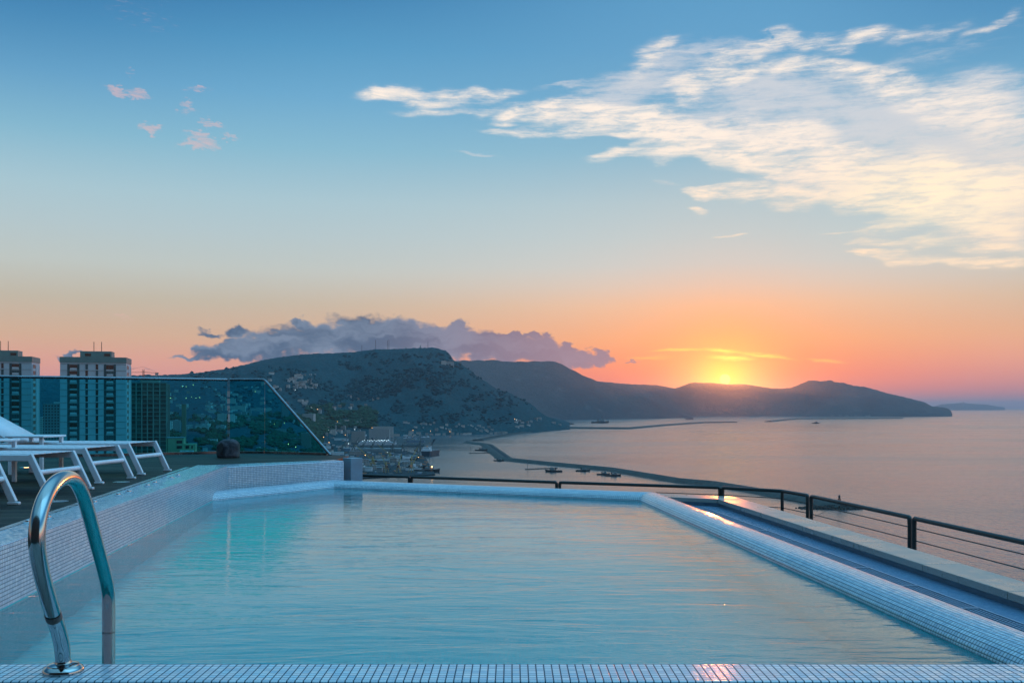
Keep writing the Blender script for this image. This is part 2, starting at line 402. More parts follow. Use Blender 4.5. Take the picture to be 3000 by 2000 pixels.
    cd = t.vmath('DOT_PRODUCT', t.vmath('NORMALIZE', tc.outputs['Generated']), sd)
    ang = t.math('MULTIPLY', t.math('ARCCOSINE', t.math('MINIMUM', cd, 1.0)), 180 / math.pi)
    g = lambda s_, p=2.0: t.math('EXPONENT', t.math('MULTIPLY', t.math('POWER', t.math('DIVIDE', ang, s_), p), -1.0))
    sky = t.mix(t.math('MULTIPLY', g(5.5), .35), sky, lin(255, 158, 84))
    sky = t.mix(t.math('MULTIPLY', g(2.4), .65), sky, lin(255, 178, 62))
    sky = t.mix(t.math('MULTIPLY', g(1.1), .95), sky, lin(255, 204, 0))
    P3 = warp(P, nv(t.mapping(P, sc=(.25, 1.6, 1)), 1.6, 4, .6), .5)
    def E3(x, y, rx, ry, a=0, w=1.0): return ell(P3, x, y, rx, ry, a, w)
    hs = smx([E3(2115, 1027, 70, 10, -6), E3(2145, 1048, 90, 9, -3), E3(2240, 1042, 120, 9, -8, .8), E3(1990, 1026, 110, 7, 2, .7), E3(2420, 1056, 80, 8, -6, .45), E3(1900, 1048, 90, 10, 0, .3)])
    sky = t.mix(t.math('MULTIPLY', hs, .85), sky, lin(255, 232, 96))

    # ---- grey cloud bank lying on the mountain
    P4 = warp(P, nv(t.mapping(P, sc=(.8, 1, 1)), .9, 3, .55), 1.3)
    P4 = warp(P4, nv(t.mapping(P, sc=(.45, .9, 1)), 2.4, 3, .5), .55)
    def E4(x, y, rx, ry, a=0, w=1.0): return ell(P4, x * S, y * S, rx * S * 1.2, ry * S * 1.28, a, w, .2)
    cap = smx([E4(800, 778, 210, 52, 2), E4(640, 790, 120, 44, 8), E4(530, 806, 90, 22, 6), E4(430, 820, 55, 9, 3, .8), E4(460, 800, 34, 12, 4, .7), E4(545, 764, 34, 16, 4, .9), E4(478, 768, 30, 9, 2, .7),
              E4(960, 780, 200, 46, -4), E4(1100, 790, 150, 44, -8), E4(1220, 806, 120, 34, -12), E4(1310, 822, 70, 18, -8), E4(1376, 820, 42, 15, -10, .95), E4(1250, 786, 40, 22, -20, .95),
              E4(700, 737, 26, 9, 0, .8), E4(1053, 748, 26, 9, 0, .85), E4(1310, 800, 26, 12, -20, .8), E4(158, 814, 30, 8, 2, .75), E4(185, 810, 12, 6, 0, .6), E4(1456, 828, 18, 4, -4, .5), E4(1190, 768, 90, 6, -4, .6), E4(300, 850, 80, 3, 0, .3)])
    cn = n2d(t.mapping(P, sc=(.6, 1.1, 1)), 1.5, 4, .5, .3)
    cdn = t.mapr(t.math('ADD', cap, t.math('MULTIPLY', t.math('SUBTRACT', cn, .5), .9)), .06, .72)
    cdn = t.math('MULTIPLY', cdn, t.mapr(cap, .0, .15))
    sh = n2d(t.mapping(P4, rot=(0, 0, R(-6)), sc=(.22, 1.0, 1)), 1.1, 3, .5)
    cc = t.mix(t.mapr(sh, .34, .66), lin(62, 90, 122), lin(112, 130, 156))
    cc = t.mix(t.mapr(az, -12, 5, 0, .3), cc, lin(136, 130, 154))
    cc = t.mix(t.math('MULTIPLY', t.mapr(az, -9, 4, 0, .6), t.mapr(el, 8.0, 4.0)), cc, lin(168, 128, 142))
    sky = t.mix(t.math('MULTIPLY', cdn, .98), sky, cc)

    # ---- the sun itself
    disc = t.mapr(ang, .33, .27)
    sky = t.mix(disc, sky, (1.6, 1.05, .18, 1))
    # below the horizon (only seen where nothing stands)
    sky = t.mix(t.mapr(el, -.4, -3), sky, lin(96, 92, 104))
    nis = t.new('ShaderNodeTexSky', sky_type='NISHITA'); nis.sun_disc = False
    nis.sun_elevation = R(SUN_EL); nis.sun_rotation = R(SUN_AZ); nis.altitude = 150
    b1 = t.new('ShaderNodeBackground'); t.l.new(nis.outputs[0], b1.inputs[0]); b1.inputs[1].default_value = .05
    b2 = t.new('ShaderNodeBackground'); t.l.new(sky, b2.inputs[0])
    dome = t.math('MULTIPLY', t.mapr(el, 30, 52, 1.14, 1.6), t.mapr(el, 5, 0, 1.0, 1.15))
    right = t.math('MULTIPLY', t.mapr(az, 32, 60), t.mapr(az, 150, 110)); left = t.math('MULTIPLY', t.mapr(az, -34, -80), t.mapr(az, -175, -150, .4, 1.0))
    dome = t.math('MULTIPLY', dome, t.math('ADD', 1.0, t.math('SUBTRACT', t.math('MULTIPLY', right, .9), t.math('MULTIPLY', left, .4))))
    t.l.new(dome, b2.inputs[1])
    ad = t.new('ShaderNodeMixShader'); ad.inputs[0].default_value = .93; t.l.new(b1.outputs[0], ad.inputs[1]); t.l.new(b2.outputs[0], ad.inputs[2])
    o = t.new('ShaderNodeOutputWorld'); t.l.new(ad.outputs[0], o.inputs[0])
build_world()
sun = bpy.data.lights.new('sun', 'SUN'); sun.energy = .5; sun.angle = R(.53); sun.color = (1, .22, .05)
so = bpy.data.objects.new('sun', sun); COL.objects.link(so)
so.rotation_euler = (R(90 - SUN_EL), 0, R(180 - SUN_AZ))

# ------------------------------------------------------------------ camera
cam = bpy.data.cameras.new('camera'); co = bpy.data.objects.new('camera', cam); COL.objects.link(co)
co.location = (0, 0, CZ); co.rotation_euler = (R(90), 0, 0)
cam.sensor_width = 36; cam.lens = 36 * F / 3000; cam.shift_y = (CY - 1000) / 3000
cam.clip_start = .05; cam.clip_end = 400000
scene.camera = co
scene.view_settings.view_transform = 'Standard'; scene.view_settings.look = 'None'
scene.view_settings.exposure = 0; scene.view_settings.gamma = 1
c = scene.cycles
c.use_denoising = True; c.max_bounces = 10; c.diffuse_bounces = 3; c.glossy_bounces = 4; c.transmission_bounces = 8
c.transparent_max_bounces = 12; c.volume_bounces = 0; c.sample_clamp_indirect = 4; c.caustics_refractive = True; c.caustics_reflective = False
c.use_adaptive_sampling = True; c.adaptive_threshold = .01

# ------------------------------------------------------------------ haze
def make_haze():
    x, y0, y1 = 60000, -3000, 150000
    b = MB().box((0, (y0 + y1) / 2, 374.5), (2 * x, y1 - y0, 771))
    m = bpy.data.materials.new('haze'); m.use_nodes = True; n = m.node_tree.nodes; n.clear(); t = NT(m.node_tree)
    ad = t.new('ShaderNodeAddShader')                # fine air haze plus a little strongly forward-scattering sea mist
    for i, (d_, g_, c_) in enumerate(((HAZE, .1, (.52, .82, 1, 1)), (MIST, .95, (.97, .95, .95, 1)))):
        v = t.new('ShaderNodeVolumePrincipled'); v.inputs['Color'].default_value = c_
        v.inputs['Density'].default_value = d_; v.inputs['Anisotropy'].default_value = g_; t.l.new(v.outputs[0], ad.inputs[i])
    o = t.new('ShaderNodeOutputMaterial'); t.l.new(ad.outputs[0], o.inputs['Volume'])
    tag(b.build('haze', m), kind='stuff')
HAZE, MIST = 1.7e-5, 5.5e-6
make_haze()

# ------------------------------------------------------------------ sea
def sea_mat(name, base, rough, amp, scales, chop=0.0):
    def fn(t, b, tc):
        h = None
        for s_, a_, st_ in scales:
            n = t.noise(t.mapping(tc.outputs['Object'], rot=(0, 0, R(20)), sc=(1 / (s_ * st_), 1 / s_, 1)), 1.0, 4, .6)
            n = t.math('MULTIPLY', n, a_); h = n if h is None else t.math('ADD', h, n)
        if chop:                                 # short wind waves that stay visible at a kilometre
            n = t.math('MULTIPLY', t.noise(t.mapping(tc.outputs['Object'], sc=(1 / 9, 1 / 32, 1)), 1.0, 3, .55), chop); h = t.math('ADD', h, n)
        t.l.new(t.bump(h, 1.0, amp), b.inputs['Normal'])
        b.inputs['IOR'].default_value = 1.65
        p = t.noise(t.mapping(tc.outputs['Object'], sc=(1 / 1500, 1 / 500, 1)), 1.0, 5, .6)
        t.l.new(t.mapr(p, .35, .65, rough - .05, rough + .05), b.inputs['Roughness'])
    return material(name, base, rough, fn=fn)
M_SEA = sea_mat('open_sea', (.026, .050, .060), .17, 1.0, [(7, .75, 1.7), (28, .9, 2), (2.6, .22, 1.4)], 2.4)
M_HARB = sea_mat('calm_water', (.014, .036, .042), .22, 1.0, [(14, .6, 1.8), (60, 1.5, 2.5)])
def sheet(name, poly, z, m):
    b = MB(); b.quad([(x, y, z) for x, y in poly]); return tag(b.build(name, m), kind='structure')
ring = [(-55000, -2500), (55000, -2500), (59000, 148000), (-59000, 148000)]
sheet('sea', ring, 0, M_SEA)

# ------------------------------------------------------------------ hills
def hill_mat(name, c1, c2, c3, sc, bumpd):
    def fn(t, b, tc):
        o = tc.outputs['Object']
        n1 = t.noise(o, 1 / (sc * 6), 6, .6, .4); n2 = t.noise(o, 1 / sc, 7, .65)
        c = t.mix(t.mapr(n1, .42, .60), c1, c2)
        c = t.mix(t.math('MULTIPLY', t.mapr(n2, .56, .70), .75), c, c3)
        c = t.mix(1.0, c, t.mix(t.mapr(t.noise(o, 1 / 14, 5, .7), .38, .62), (.55, .6, .55, 1), (1.4, 1.35, 1.3, 1)), 'MULTIPLY')
        t.l.new(c, b.inputs['Base Color'])
        t.l.new(t.bump(t.noise(o, 1 / (sc * .5), 8, .7), .9, bumpd), b.inputs['Normal'])
    return material(name, c1, .95, fn=fn, spec=.1)
M_HILL = hill_mat('scrub_hillside', (.006, .060, .076, 1), (.012, .070, .086, 1), (.055, .095, .105, 1), 70, 30)
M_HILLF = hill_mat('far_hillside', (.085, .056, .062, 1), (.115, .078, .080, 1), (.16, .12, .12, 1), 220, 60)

SIL1 = [(-1600, 1100), (-400, 1101), (0, 1101), (330, 1100), (440, 1099), (510, 1097), (574, 1092), (663, 1080), (714, 1069), (765, 1056), (816, 1046), (893, 1037), (969, 1033), (1040, 1030.5),
        (1060, 1027), (1075, 1024), (1100, 1022), (1158, 1021.5), (1212, 1018), (1272, 1017.5), (1285, 1019), (1307, 1026), (1321, 1040), (1330, 1054), (1343, 1060), (1373, 1080), (1402, 1104), (1432, 1122),
        (1454, 1138), (1492, 1150), (1530, 1168), (1562, 1186), (1582, 1205), (1600, 1218), (1630, 1228), (1650, 1240), (1664, 1251), (1680, 1262), (1720, 1290)]
RID1 = [(-1600, 7600), (500, 7500), (900, 6900), (1280, 6800), (1400, 6700), (1590, 6600), (1720, 6600)]
BAS1 = [(-1600, 2600), (700, 2700), (900, 3900), (980, 4600), (1050, 4950), (1200, 5080), (1400, 5320), (1580, 5750), (1660, 6350), (1720, 6550)]
ZN1 = [(-1600, 95), (600, 95), (740, 78), (880, 36), (950, 6), (1010, 3), (1030, -8), (1720, -8)]
def terr1(px, Y):
    px = np.asarray(px, float); Y = np.asarray(Y, float)
    ip = lambda T: np.interp(px, [a for a, _ in T], [b for _, b in T])
    S_, R_, B_, zn = ip(SIL1), ip(RID1), ip(BAS1), ip(ZN1)
    jag = vnoise(px / 5.0, px * 0, 91) * 1.6 + vnoise(px / 1.7, px * 0, 92) * 1.0 - 1.3
    zr = CZ + (CY - S_ - jag * (S_ < 1200)) * R_ / F
    X = (px - CX) / F * Y
    t = np.clip((Y - B_) / (R_ - B_), 0, 1.3)
    under = np.where(zn < 0, np.clip(t * 14, 0, 1), 1)
    g = np.where(t <= 1, t * (.42 + .58 * t) * .8 + .2 * np.sin(t * np.pi / 2), 1 - (t - 1) * 1.2)
    low = np.interp(px, [300, 900, 1100, 1720], [0, .0, .05, .05])
    g = np.where((t > 0) & (t <= 1), g + low * (1 - t) * np.clip(t * 12, 0, 1), g)
    z = zn + (zr - zn) * g
    env = np.clip(np.sin(np.clip(t, 0, 1) * np.pi), 0, 1) ** .8
    relief = (ridged(X / 620 + .35 * Y / 620, Y / 1500, 5, 3) - .5) * 170 + fbm(X / 180, Y / 260, 4, 9) * 46
    sea_edge = np.clip((1700 - px) / 300, .15, 1)
    z = z + relief * env * sea_edge
    flat = np.clip(1 - t * 8, 0, 1)
    city = np.interp(px, [780, 930], [1, 0])
    und = fbm(X / 420, Y / 500, 4, 20) * 46 * city * np.clip((Y - 700) / 900, 0, 1)
    z = z + und * (1 - np.clip((t - .55) / .4, 0, 1))
    return z
def hit1(px, py, y0=700.0):                      # where the line of sight meets that ground
    Y = np.arange(y0, 7600, 12.0); z = terr1(np.full_like(Y, px), Y)
    pyy = CY + (CZ - z) * F / Y
    k = np.where(pyy <= py)[0]
    if len(k) == 0: return None
    i = k[0]; return Vector(((px - CX) / F * Y[i], Y[i], z[i]))
def grid_hill(name, pxs, Ys, zfun, m):
    P_, Y_ = np.meshgrid(np.array(pxs), np.array(Ys)); Z = zfun(P_, Y_); X = (P_ - CX) / F * Y_
    nx, ny = len(pxs), len(Ys)
    me = bpy.data.meshes.new(name)
    me.from_pydata(np.stack([X, Y_, Z], -1).reshape(-1, 3).tolist(), [], [(j * nx + i, j * nx + i + 1, (j + 1) * nx + i + 1, (j + 1) * nx + i) for j in range(ny - 1) for i in range(nx - 1)])
    me.materials.append(m); me.polygons.foreach_set('use_smooth', [True] * len(me.polygons))
    o = bpy.data.objects.new(name, me); COL.objects.link(o); return tag(o, kind='structure')
px1 = list(np.arange(-1400, 300, 40)) + list(np.arange(300, 1722, 5.0))
ys1 = list(np.geomspace(330, 4400, 70)) + list(np.linspace(4440, 7700, 110)) + [8000, 8600, 9500]
grid_hill('mountain', px1, ys1, terr1, M_HILL)

def far_hill(name, sil, rid, bas, zb, amp, seed, m, p0, p1, step, pw=1.0):
    def zf(px, Y):
        ip = lambda T: np.interp(px, [a for a, _ in T], [b for _, b in T])
        S_, R_, B_ = ip(sil), ip(rid), ip(bas)
        jag = vnoise(px / 6.0, px * 0, seed + 50) * 1.2 - .6
        zr = CZ + (CY - S_ - jag) * R_ / F; X = (px - CX) / F * Y
        t = np.clip((Y - B_) / (R_ - B_), -.05, 1.4)
        g = np.where(t <= 1, np.sign(t) * np.abs(t) ** pw * .85 + .15 * np.sin(t * np.pi / 2), 1 - (t - 1) * 1.1)
        env = np.clip(np.sin(np.clip(t, 0, 1) * np.pi), 0, 1)
        return zb + (zr - zb) * g + ((ridged(X / 1500, Y / 3000, 5, seed) - .5) * amp + fbm(X / 420, Y / 600, 4, seed + 7) * amp * .4) * env * np.clip((zr - zb) / 250, 0, 1)
    b0 = min(b for _, b in bas); r1 = max(b for _, b in rid)
    return grid_hill(name, np.arange(p0, p1, step), np.linspace(b0 - 60, r1 * 1.06, 90), zf, m)
S2 = [(1150, 1062), (1346, 1055), (1456, 1053), (1474, 1058), (1521, 1058), (1626, 1057), (1640, 1063), (1670, 1079), (1718, 1103), (1753, 1116), (1830, 1140), (1900, 1166), (1960, 1196), (2000, 1214), (2040, 1226)]
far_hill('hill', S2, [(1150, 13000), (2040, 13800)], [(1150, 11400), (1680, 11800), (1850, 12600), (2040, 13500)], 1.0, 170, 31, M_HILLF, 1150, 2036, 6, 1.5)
S3 = [(1560, 1110), (1700, 1113), (1755, 1116), (1851, 1124), (1925, 1127.5), (1977, 1136), (1981, 1135.5), (2021, 1120), (2038, 1118), (2060, 1120.5), (2079, 1119.5), (2104, 1122.5), (2143, 1125), (2182, 1123.5), (2209, 1127), (2256, 1135.5), (2292, 1137.5),
      (2320, 1134.6), (2336, 1128.5), (2370, 1113.3), (2392, 1112.8), (2408, 1116), (2428, 1112.5), (2439, 1113), (2447, 1119), (2472, 1120), (2500, 1128.5), (2538, 1132.6), (2599, 1150.5), (2665, 1166), (2711, 1178.6), (2731, 1190), (2747, 1191), (2777, 1195), (2786, 1203), (2793, 1219)]
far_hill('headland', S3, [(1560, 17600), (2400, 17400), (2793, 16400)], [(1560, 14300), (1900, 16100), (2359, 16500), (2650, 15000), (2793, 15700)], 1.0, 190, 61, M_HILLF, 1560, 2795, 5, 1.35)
S4 = [(2700, 1193), (2735, 1191.5), (2760, 1183), (2790, 1182), (2815, 1179), (2830, 1180), (2860, 1183), (2890, 1184), (2915, 1189), (2948, 1194)]
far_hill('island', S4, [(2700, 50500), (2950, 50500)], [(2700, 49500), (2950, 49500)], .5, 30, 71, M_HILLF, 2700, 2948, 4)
# ================================================================== roof terrace and pool
H_COP, H_WAT, H_CREST, H_DECK = .77, 1.125, 1.03, .785
z = lambda h: CZ - h
Wx = lambda y: -2.19 - .1205 * y                  # inner face of the raised wall
Ox = lambda y: -2.32 - .147 * y                   # its outer edge, along the deck
NEAR = 2.925
crest = [(-3.79, 11.73), (-2.55, 13.78), (1.70, 11.80), (2.50, 2.3)]
pool = empty('swimming_pool', (0, 7, z(2.5)))
tag(pool, 'rooftop pool lined with small white mosaic tiles and rolled overflow edge', 'swimming pool')
def kid(o): o.matrix_parent_inverse = Matrix.Translation(-pool.location); return o

def sweep(path, prof, name, m, parent, endcap=True):   # prof: (outward offset, drop below crest) ; path runs with the outside on its left
    pts = [Vector((p[0], p[1], 0)) for p in path]; b = MB(); acc = 0; n = len(pts)
    arc = [0]
    for i in range(1, len(prof)): arc.append(arc[-1] + math.hypot(prof[i][0] - prof[i - 1][0], prof[i][1] - prof[i - 1][1]))
    rows = []
    for i, p in enumerate(pts):
        d0 = (p - pts[i - 1]).normalized() if i else (pts[1] - p).normalized()
        d1 = (pts[i + 1] - p).normalized() if i < n - 1 else d0
        n0, n1 = Vector((-d0.y, d0.x, 0)), Vector((-d1.y, d1.x, 0)); mi = (n0 + n1).normalized(); k = 1 / max(mi.dot(n0), .3)
        rows.append([p + mi * (k * o) + Vector((0, 0, z(H_CREST) - dz)) for o, dz in prof])
    for i in range(n - 1):
        d = (pts[i + 1] - pts[i]).normalized()
        for j in range(len(prof) - 1):
            q = [rows[i][j], rows[i + 1][j], rows[i + 1][j + 1], rows[i][j + 1]]
            us = [(acc + (x - pts[i]).dot(d)) for x in q]
            b.quad(q, [(us[0], arc[j]), (us[1], arc[j]), (us[2], arc[j + 1]), (us[3], arc[j + 1])], True)
        acc += (pts[i + 1] - pts[i]).length
    return kid(b.build(name, m, parent, sharp=50))
# the outside of the rim lies to the left when walking from the far left corner; the profile opens inwards first
prof = [(-.20, 1.47), (-.20, .15), (-.197, .11), (-.187, .076), (-.163, .045), (-.128, .022), (-.09, .010), (-.045, .003), (0, 0), (.04, .004), (.07, .018), (.092, .04), (.105, .07), (.11, .12), (.11, .30)]
sweep(crest, prof, 'rolled_rim', M_TILE, pool)
# raised wall on the deck side
yw0, yw1 = 1.2, 12.72
poly = [(Wx(yw0), yw0), (Wx(yw1), yw1), (Ox(yw1), yw1 + .25), (Ox(yw0), yw0)]
kid(MB().prism(poly, z(2.5), z(H_COP)).build('raised_wall', M_TILE, pool, uvdir=(-.12, 1, 0), bevel=.008))
bw = [(Wx(12.72) - .0, 12.725), (-2.44, 14.12), (-2.62, 14.42), (-4.22, 12.98)]
kid(MB().prism(bw, z(2.5), z(.78)).build('back_wall', M_TILE, pool, uvdir=(1.28, 1.395, 0), bevel=.012))
# near coping
kid(MB().prism([(-2.50, NEAR - .19), (2.9, NEAR - .19), (2.9, NEAR), (-2.53, NEAR)], z(2.5), z(H_COP)).build('near_coping', M_TILE, pool, uvdir=(1, 0, 0), bevel=.006))
sweep([(p[0], p[1]) for p in crest], [(-.204, 1.42), (-.204, .098)], 'basin_lining', M_BASIN, pool)
wl = MB(); e0, e1 = .004, .006
wl.quad([(Wx(2.8) + e0, 2.8, z(2.45)), (Wx(12.6) + e0, 12.6, z(2.45)), (Wx(12.6) + e0, 12.6, z(H_WAT - .004)), (Wx(2.8) + e0, 2.8, z(H_WAT - .004))][::-1])
wl.quad([(-2.6, NEAR + e1, z(2.45)), (2.6, NEAR + e1, z(2.45)), (2.6, NEAR + e1, z(H_WAT - .004)), (-2.6, NEAR + e1, z(H_WAT - .004))])
kid(wl.build('basin_lining', M_BASIN, pool, uvdir=(1, 0, 0)))
fl = MB(); fl.quad([(-2.4, 2.7, z(2.45)), (2.7, 2.7, z(2.45)), (2.0, 12.2, z(2.45)), (-2.5, 14, z(2.45)), (-4, 12.3, z(2.45))])
kid(fl.build('pool_floor', M_BASIN, pool, uvdir=(1, 0, 0)))
def water_fn(t, b, tc):
    o = tc.outputs['Object']
    v = t.mapping(o, rot=(0, 0, R(4)), sc=(.55, 1.9, 1))
    wv = t.new('ShaderNodeTexNoise'); t.l.new(v, wv.inputs['Vector']); wv.inputs['Scale'].default_value = .8; wv.inputs['Detail'].default_value = 2
    v2 = t.vmath('ADD', v, wv.outputs['Color'])
    n1 = t.noise(v2, 1.1, 2, .45, .5); n2 = t.noise(t.mapping(v2, sc=(1, 1.25, 1)), 4.2, 3, .5, .4); n3 = t.noise(v, 13, 2, .5)
    h = t.math('ADD', t.math('ADD', t.math('MULTIPLY', n1, .65), t.math('MULTIPLY', n2, .42)), t.math('MULTIPLY', n3, .13))
    nb = t.bump(h, 1.0, .0105); out = t.n['Material Output']; t.n.remove(b)
    fr = t.new('ShaderNodeFresnel'); fr.inputs['IOR'].default_value = 1.33; t.l.new(nb, fr.inputs['Normal'])
    rf = t.new('ShaderNodeBsdfRefraction'); rf.inputs['IOR'].default_value = 1.33; rf.inputs['Roughness'].default_value = 0; t.l.new(nb, rf.inputs['Normal'])
    gl = t.new('ShaderNodeBsdfGlossy'); gl.inputs['Roughness'].default_value = .012; gl.inputs['Color'].default_value = (.90, .98, 1, 1); t.l.new(nb, gl.inputs['Normal'])
    ms = t.new('ShaderNodeMixShader'); t.l.new(t.math('MINIMUM', t.math('MULTIPLY', fr.outputs[0], 1.08), .80), ms.inputs[0])
    t.l.new(rf.outputs[0], ms.inputs[1]); t.l.new(gl.outputs[0], ms.inputs[2]); t.l.new(ms.outputs[0], out.inputs['Surface'])
    va = t.new('ShaderNodeVolumeAbsorption'); va.inputs['Color'].default_value = (.0, .94, .95, 1); va.inputs['Density'].default_value = WATER_D
    t.l.new(va.outputs[0], t.n['Material Output'].inputs['Volume'])
WATER_D = .85
M_WATER = material('clear_pool_water', (1, 1, 1), .02, fn=water_fn)
wp = [(Wx(2.9) - .1, 2.85), (2.42, 2.85), (1.62, 11.72), (-2.53, 13.66), (Wx(11.9) - .1, 11.86)]
tag(MB().prism(wp, z(2.47), z(H_WAT)).build('pool_water', M_WATER), kind='structure')

# overflow channel, kerb of stone slabs
t_ = Vector((-.0846, .9964, 0)); n_ = Vector((.9964, .0846, 0))
lat = lambda l, y: ((l - .0846 * y) / .9964, y)     # the point at lateral distance l, depth y
ch = MB(); hz = 1.255
ch.prism([lat(2.70, 2.0), lat(3.72, 2.0), lat(3.72, 12.25), (1.9, 12.7), (-2.4, 14.72), (-2.5, 13.8), (1.72, 11.82)], z(2.2), z(hz))
kid(ch.build('overflow_channel', M_TILEB, pool, uvdir=tuple(t_)))
kerb = empty('kerb', (*lat(3.77, 8), z(1.5))); tag(kerb, 'low kerb of pale stone slabs beyond the overflow grating', 'kerb')
def kk(o): o.matrix_parent_inverse = Matrix.Translation(-kerb.location); return o
li, lo = 3.63, 3.91
kk(MB().prism([lat(li + .035, 2.0), lat(lo, 2.0), lat(lo, 12.42), (-2.3, 15.06), (-2.42, 14.74), lat(li + .035, 12.3)], z(2.2), z(1.2135)).build('kerb_base', M_STONEF, kerb))
ys = [1.6, 2.75, 3.9, 5.03, 6.13, 7.19, 8.35, 9.5, 10.68, 12.28]
for a, b_ in zip(ys[:-1], ys[1:]):
    e = .003
    far_end = b_ > 12
    q = [lat(li, a + e), lat(lo + .03, a + e), lat(lo + .03, (12.62 if far_end else b_) - e), lat(li, b_ - e)]
    kk(MB().prism(q, z(1.212), z(1.16)).build('coping_slab', M_STONE, kerb, bevel=.004))
A, B_ = Vector((*lat(li, 12.285), 0)), Vector((*lat(lo + .03, 12.63), 0)); d = (Vector((-2.42, 14.74, 0)) - A).normalized()
for k in range(4):
    p, q = A + d * (1.25 * k + .003), A + d * (1.25 * (k + 1) - .003); p2, q2 = B_ + d * (1.3 * k + .003), B_ + d * (1.3 * (k + 1) - .003)
    kk(MB().prism([(p2.x, p2.y), (q2.x, q2.y), (q.x, q.y), (p.x, p.y)][::-1], z(1.212), z(1.16)).build('coping_slab', M_STONE, kerb, bevel=.004))
# grating panels
def grate():
    b = MB(); L, Wd = .74, .40; h = .012
    for s in (-1, 1):
        b.box((s * (Wd / 2 - .006), 0, 0), (.012, L, .02)); b.box((0, s * (L / 2 - .006), 0), (Wd - .024, .012, .02))
    n = int(L / .03)
    for i in range(1, n): b.box((0, -L / 2 + i * L / n, -.002), (Wd - .026, .006, h))
    m = int(Wd / .03)
    for i in range(1, m): b.box((-Wd / 2 + i * Wd / m, 0, 0), (.006, L - .026, h))
    return b
M_GRATE = material('grating_plastic', (.30, .34, .42), .5, var=.1, vscale=4)
g0 = grate().build('drain_grating', M_GRATE)
yy = np.arange(2.6, 11.9, .75)
for i, y in enumerate(yy):
    g = g0 if i == 0 else g0.copy()
    if i: COL.objects.link(g)
    x, _ = lat(3.18, y); g.location = (x, y, z(hz - .012)); g.rotation_euler = (0, 0, math.atan2(.0846, .9964))
    tag(g, 'square mesh drain grating panel laid in the channel along the rolled pool edge', 'grating', 'grating panels along the overflow channel')

# roof slab and deck
tag(MB().box((-2, -5.2, z(-3)), (24, .4, 14)).build('wall', material('added_dark_wall', (.035, .045, .045), .7, var=.1, vscale=2)), kind='structure')  # unseen wall added behind the viewpoint to darken rail reflections and block sky
tag(MB().prism([(-13, -5.5), (5.3, -5.5), (5.0, 10.4), (4.0, 13.6), (-2.4, 16.3), (-5, 17.1), (-13, 12.6)], z(6), z(2.72)).build('roof_slab', M_CONC), kind='structure')
dk = [(Ox(1.2) - .002, 1.2), (Ox(yw1) - .002, yw1 + .25), (-4.2, 13.02), (-2.63, 14.46), (-2.62, 15.6), (-3.0, 15.95), (-4.21, 16.55), (-4.82, 16.55), (-7.8, 14.9), (-12.6, 12.2), (-12.6, 1.2)]
tag(MB().prism(dk, z(2.6), z(H_DECK)).build('deck', M_DECK), kind='structure')
tr = MB()
P = [Vector((Ox(y) - .03, y, z(H_DECK) + .004)) for y in (1.2, 12.6)]
tr.bar(P[0], P[1], .05, .008); ob = tr.build('edge_strip', M_BRUSH); tag(ob, 'thin metal strip between the timber deck and white pool wall', 'edge strip')
lg = MB().prism([lat(3.92, 2.0), lat(4.95, 2.0), (4.35, 9.3), (4.0, 11.9), (2.95, 13.35), (-2.2, 15.75), (-2.4, 15.1), lat(3.92, 12.4)], z(2.6), z(2.1)).build('ledge', M_CONC)
tag(lg, kind='structure')

# ---- railing panels
rail_pts = [((-2.42, 15.30), (-1.58, 14.94)), ((-1.54, 14.92), (.635, 13.86)), ((.68, 13.84), (2.765, 12.95)), ((2.80, 12.93), (3.45, 12.42), (3.585, 11.80)), ((3.60, 11.70), (3.868, 9.46)), ((3.875, 9.37), (4.075, 7.55)), ((4.085, 7.45), (4.30, 5.4))]
lab = ['dark railing panel beside the grey box, short and first on its run', 'dark railing panel in front of the cargo ship and harbour', 'dark railing panel in front of the calm harbour water and angled breakwater',
       'dark railing panel bent round the terrace corner with a middle post', 'dark railing panel in front of the small harbour beacon', 'dark railing panel cut by the right edge of the photo beside sea', 'dark railing panel nearest, mostly outside the right of the view']
for pts, L in zip(rail_pts, lab):
    if pts is rail_pts[-1]: continue
    e = empty('railing_panel', (pts[0][0], pts[0][1], z(2.1))); tag(e, L, 'railing', 'railing panels round the terrace edge')
    inv = Matrix.Translation(-Vector(e.location)); top = z(1.05)
    V = [Vector((p[0], p[1], top - .021)) for p in pts]
    for v in V:
        o = MB().tube([(v.x, v.y, z(2.1)), (v.x, v.y, top - .03)], .021, 14).build('post', M_RAIL, e); o.matrix_parent_inverse = inv
        o2 = MB().lathe([(.055, 0), (.055, .012), (.022, .014)], (v.x, v.y, z(2.1)), 16).build('base_plate', M_RAIL, o); o2.matrix_parent_inverse = inv
    d0 = (V[1] - V[0]).normalized(); d1 = (V[-1] - V[-2]).normalized()
    Q = [V[0] - Vector((0, 0, .06)), V[0]] + V[1:-1] + [V[-1], V[-1] - Vector((0, 0, .06))]
    o = MB().tube(arc_pts(Q, .03, 5), .0225, 14).build('top_rail', M_RAIL, e); o.matrix_parent_inverse = inv
    for k in range(7):
        dz = .095 + k * .118
        o = MB().tube([v - Vector((0, 0, dz)) for v in V], .0055, 8).build('cable', M_RAIL, e); o.matrix_parent_inverse = inv

# ---- grey box at the end of the wall
gb = MB(); c0 = at(1022, 1400, 1.35)
gb.box((-2.36, 14.40, z(1.72)), (.20, .24, 1.94), R(40))
o = gb.build('service_box', M_BOX, bevel=.006); tag(o, 'tall grey metal box standing at the end of the white tiled wall', 'metal box')

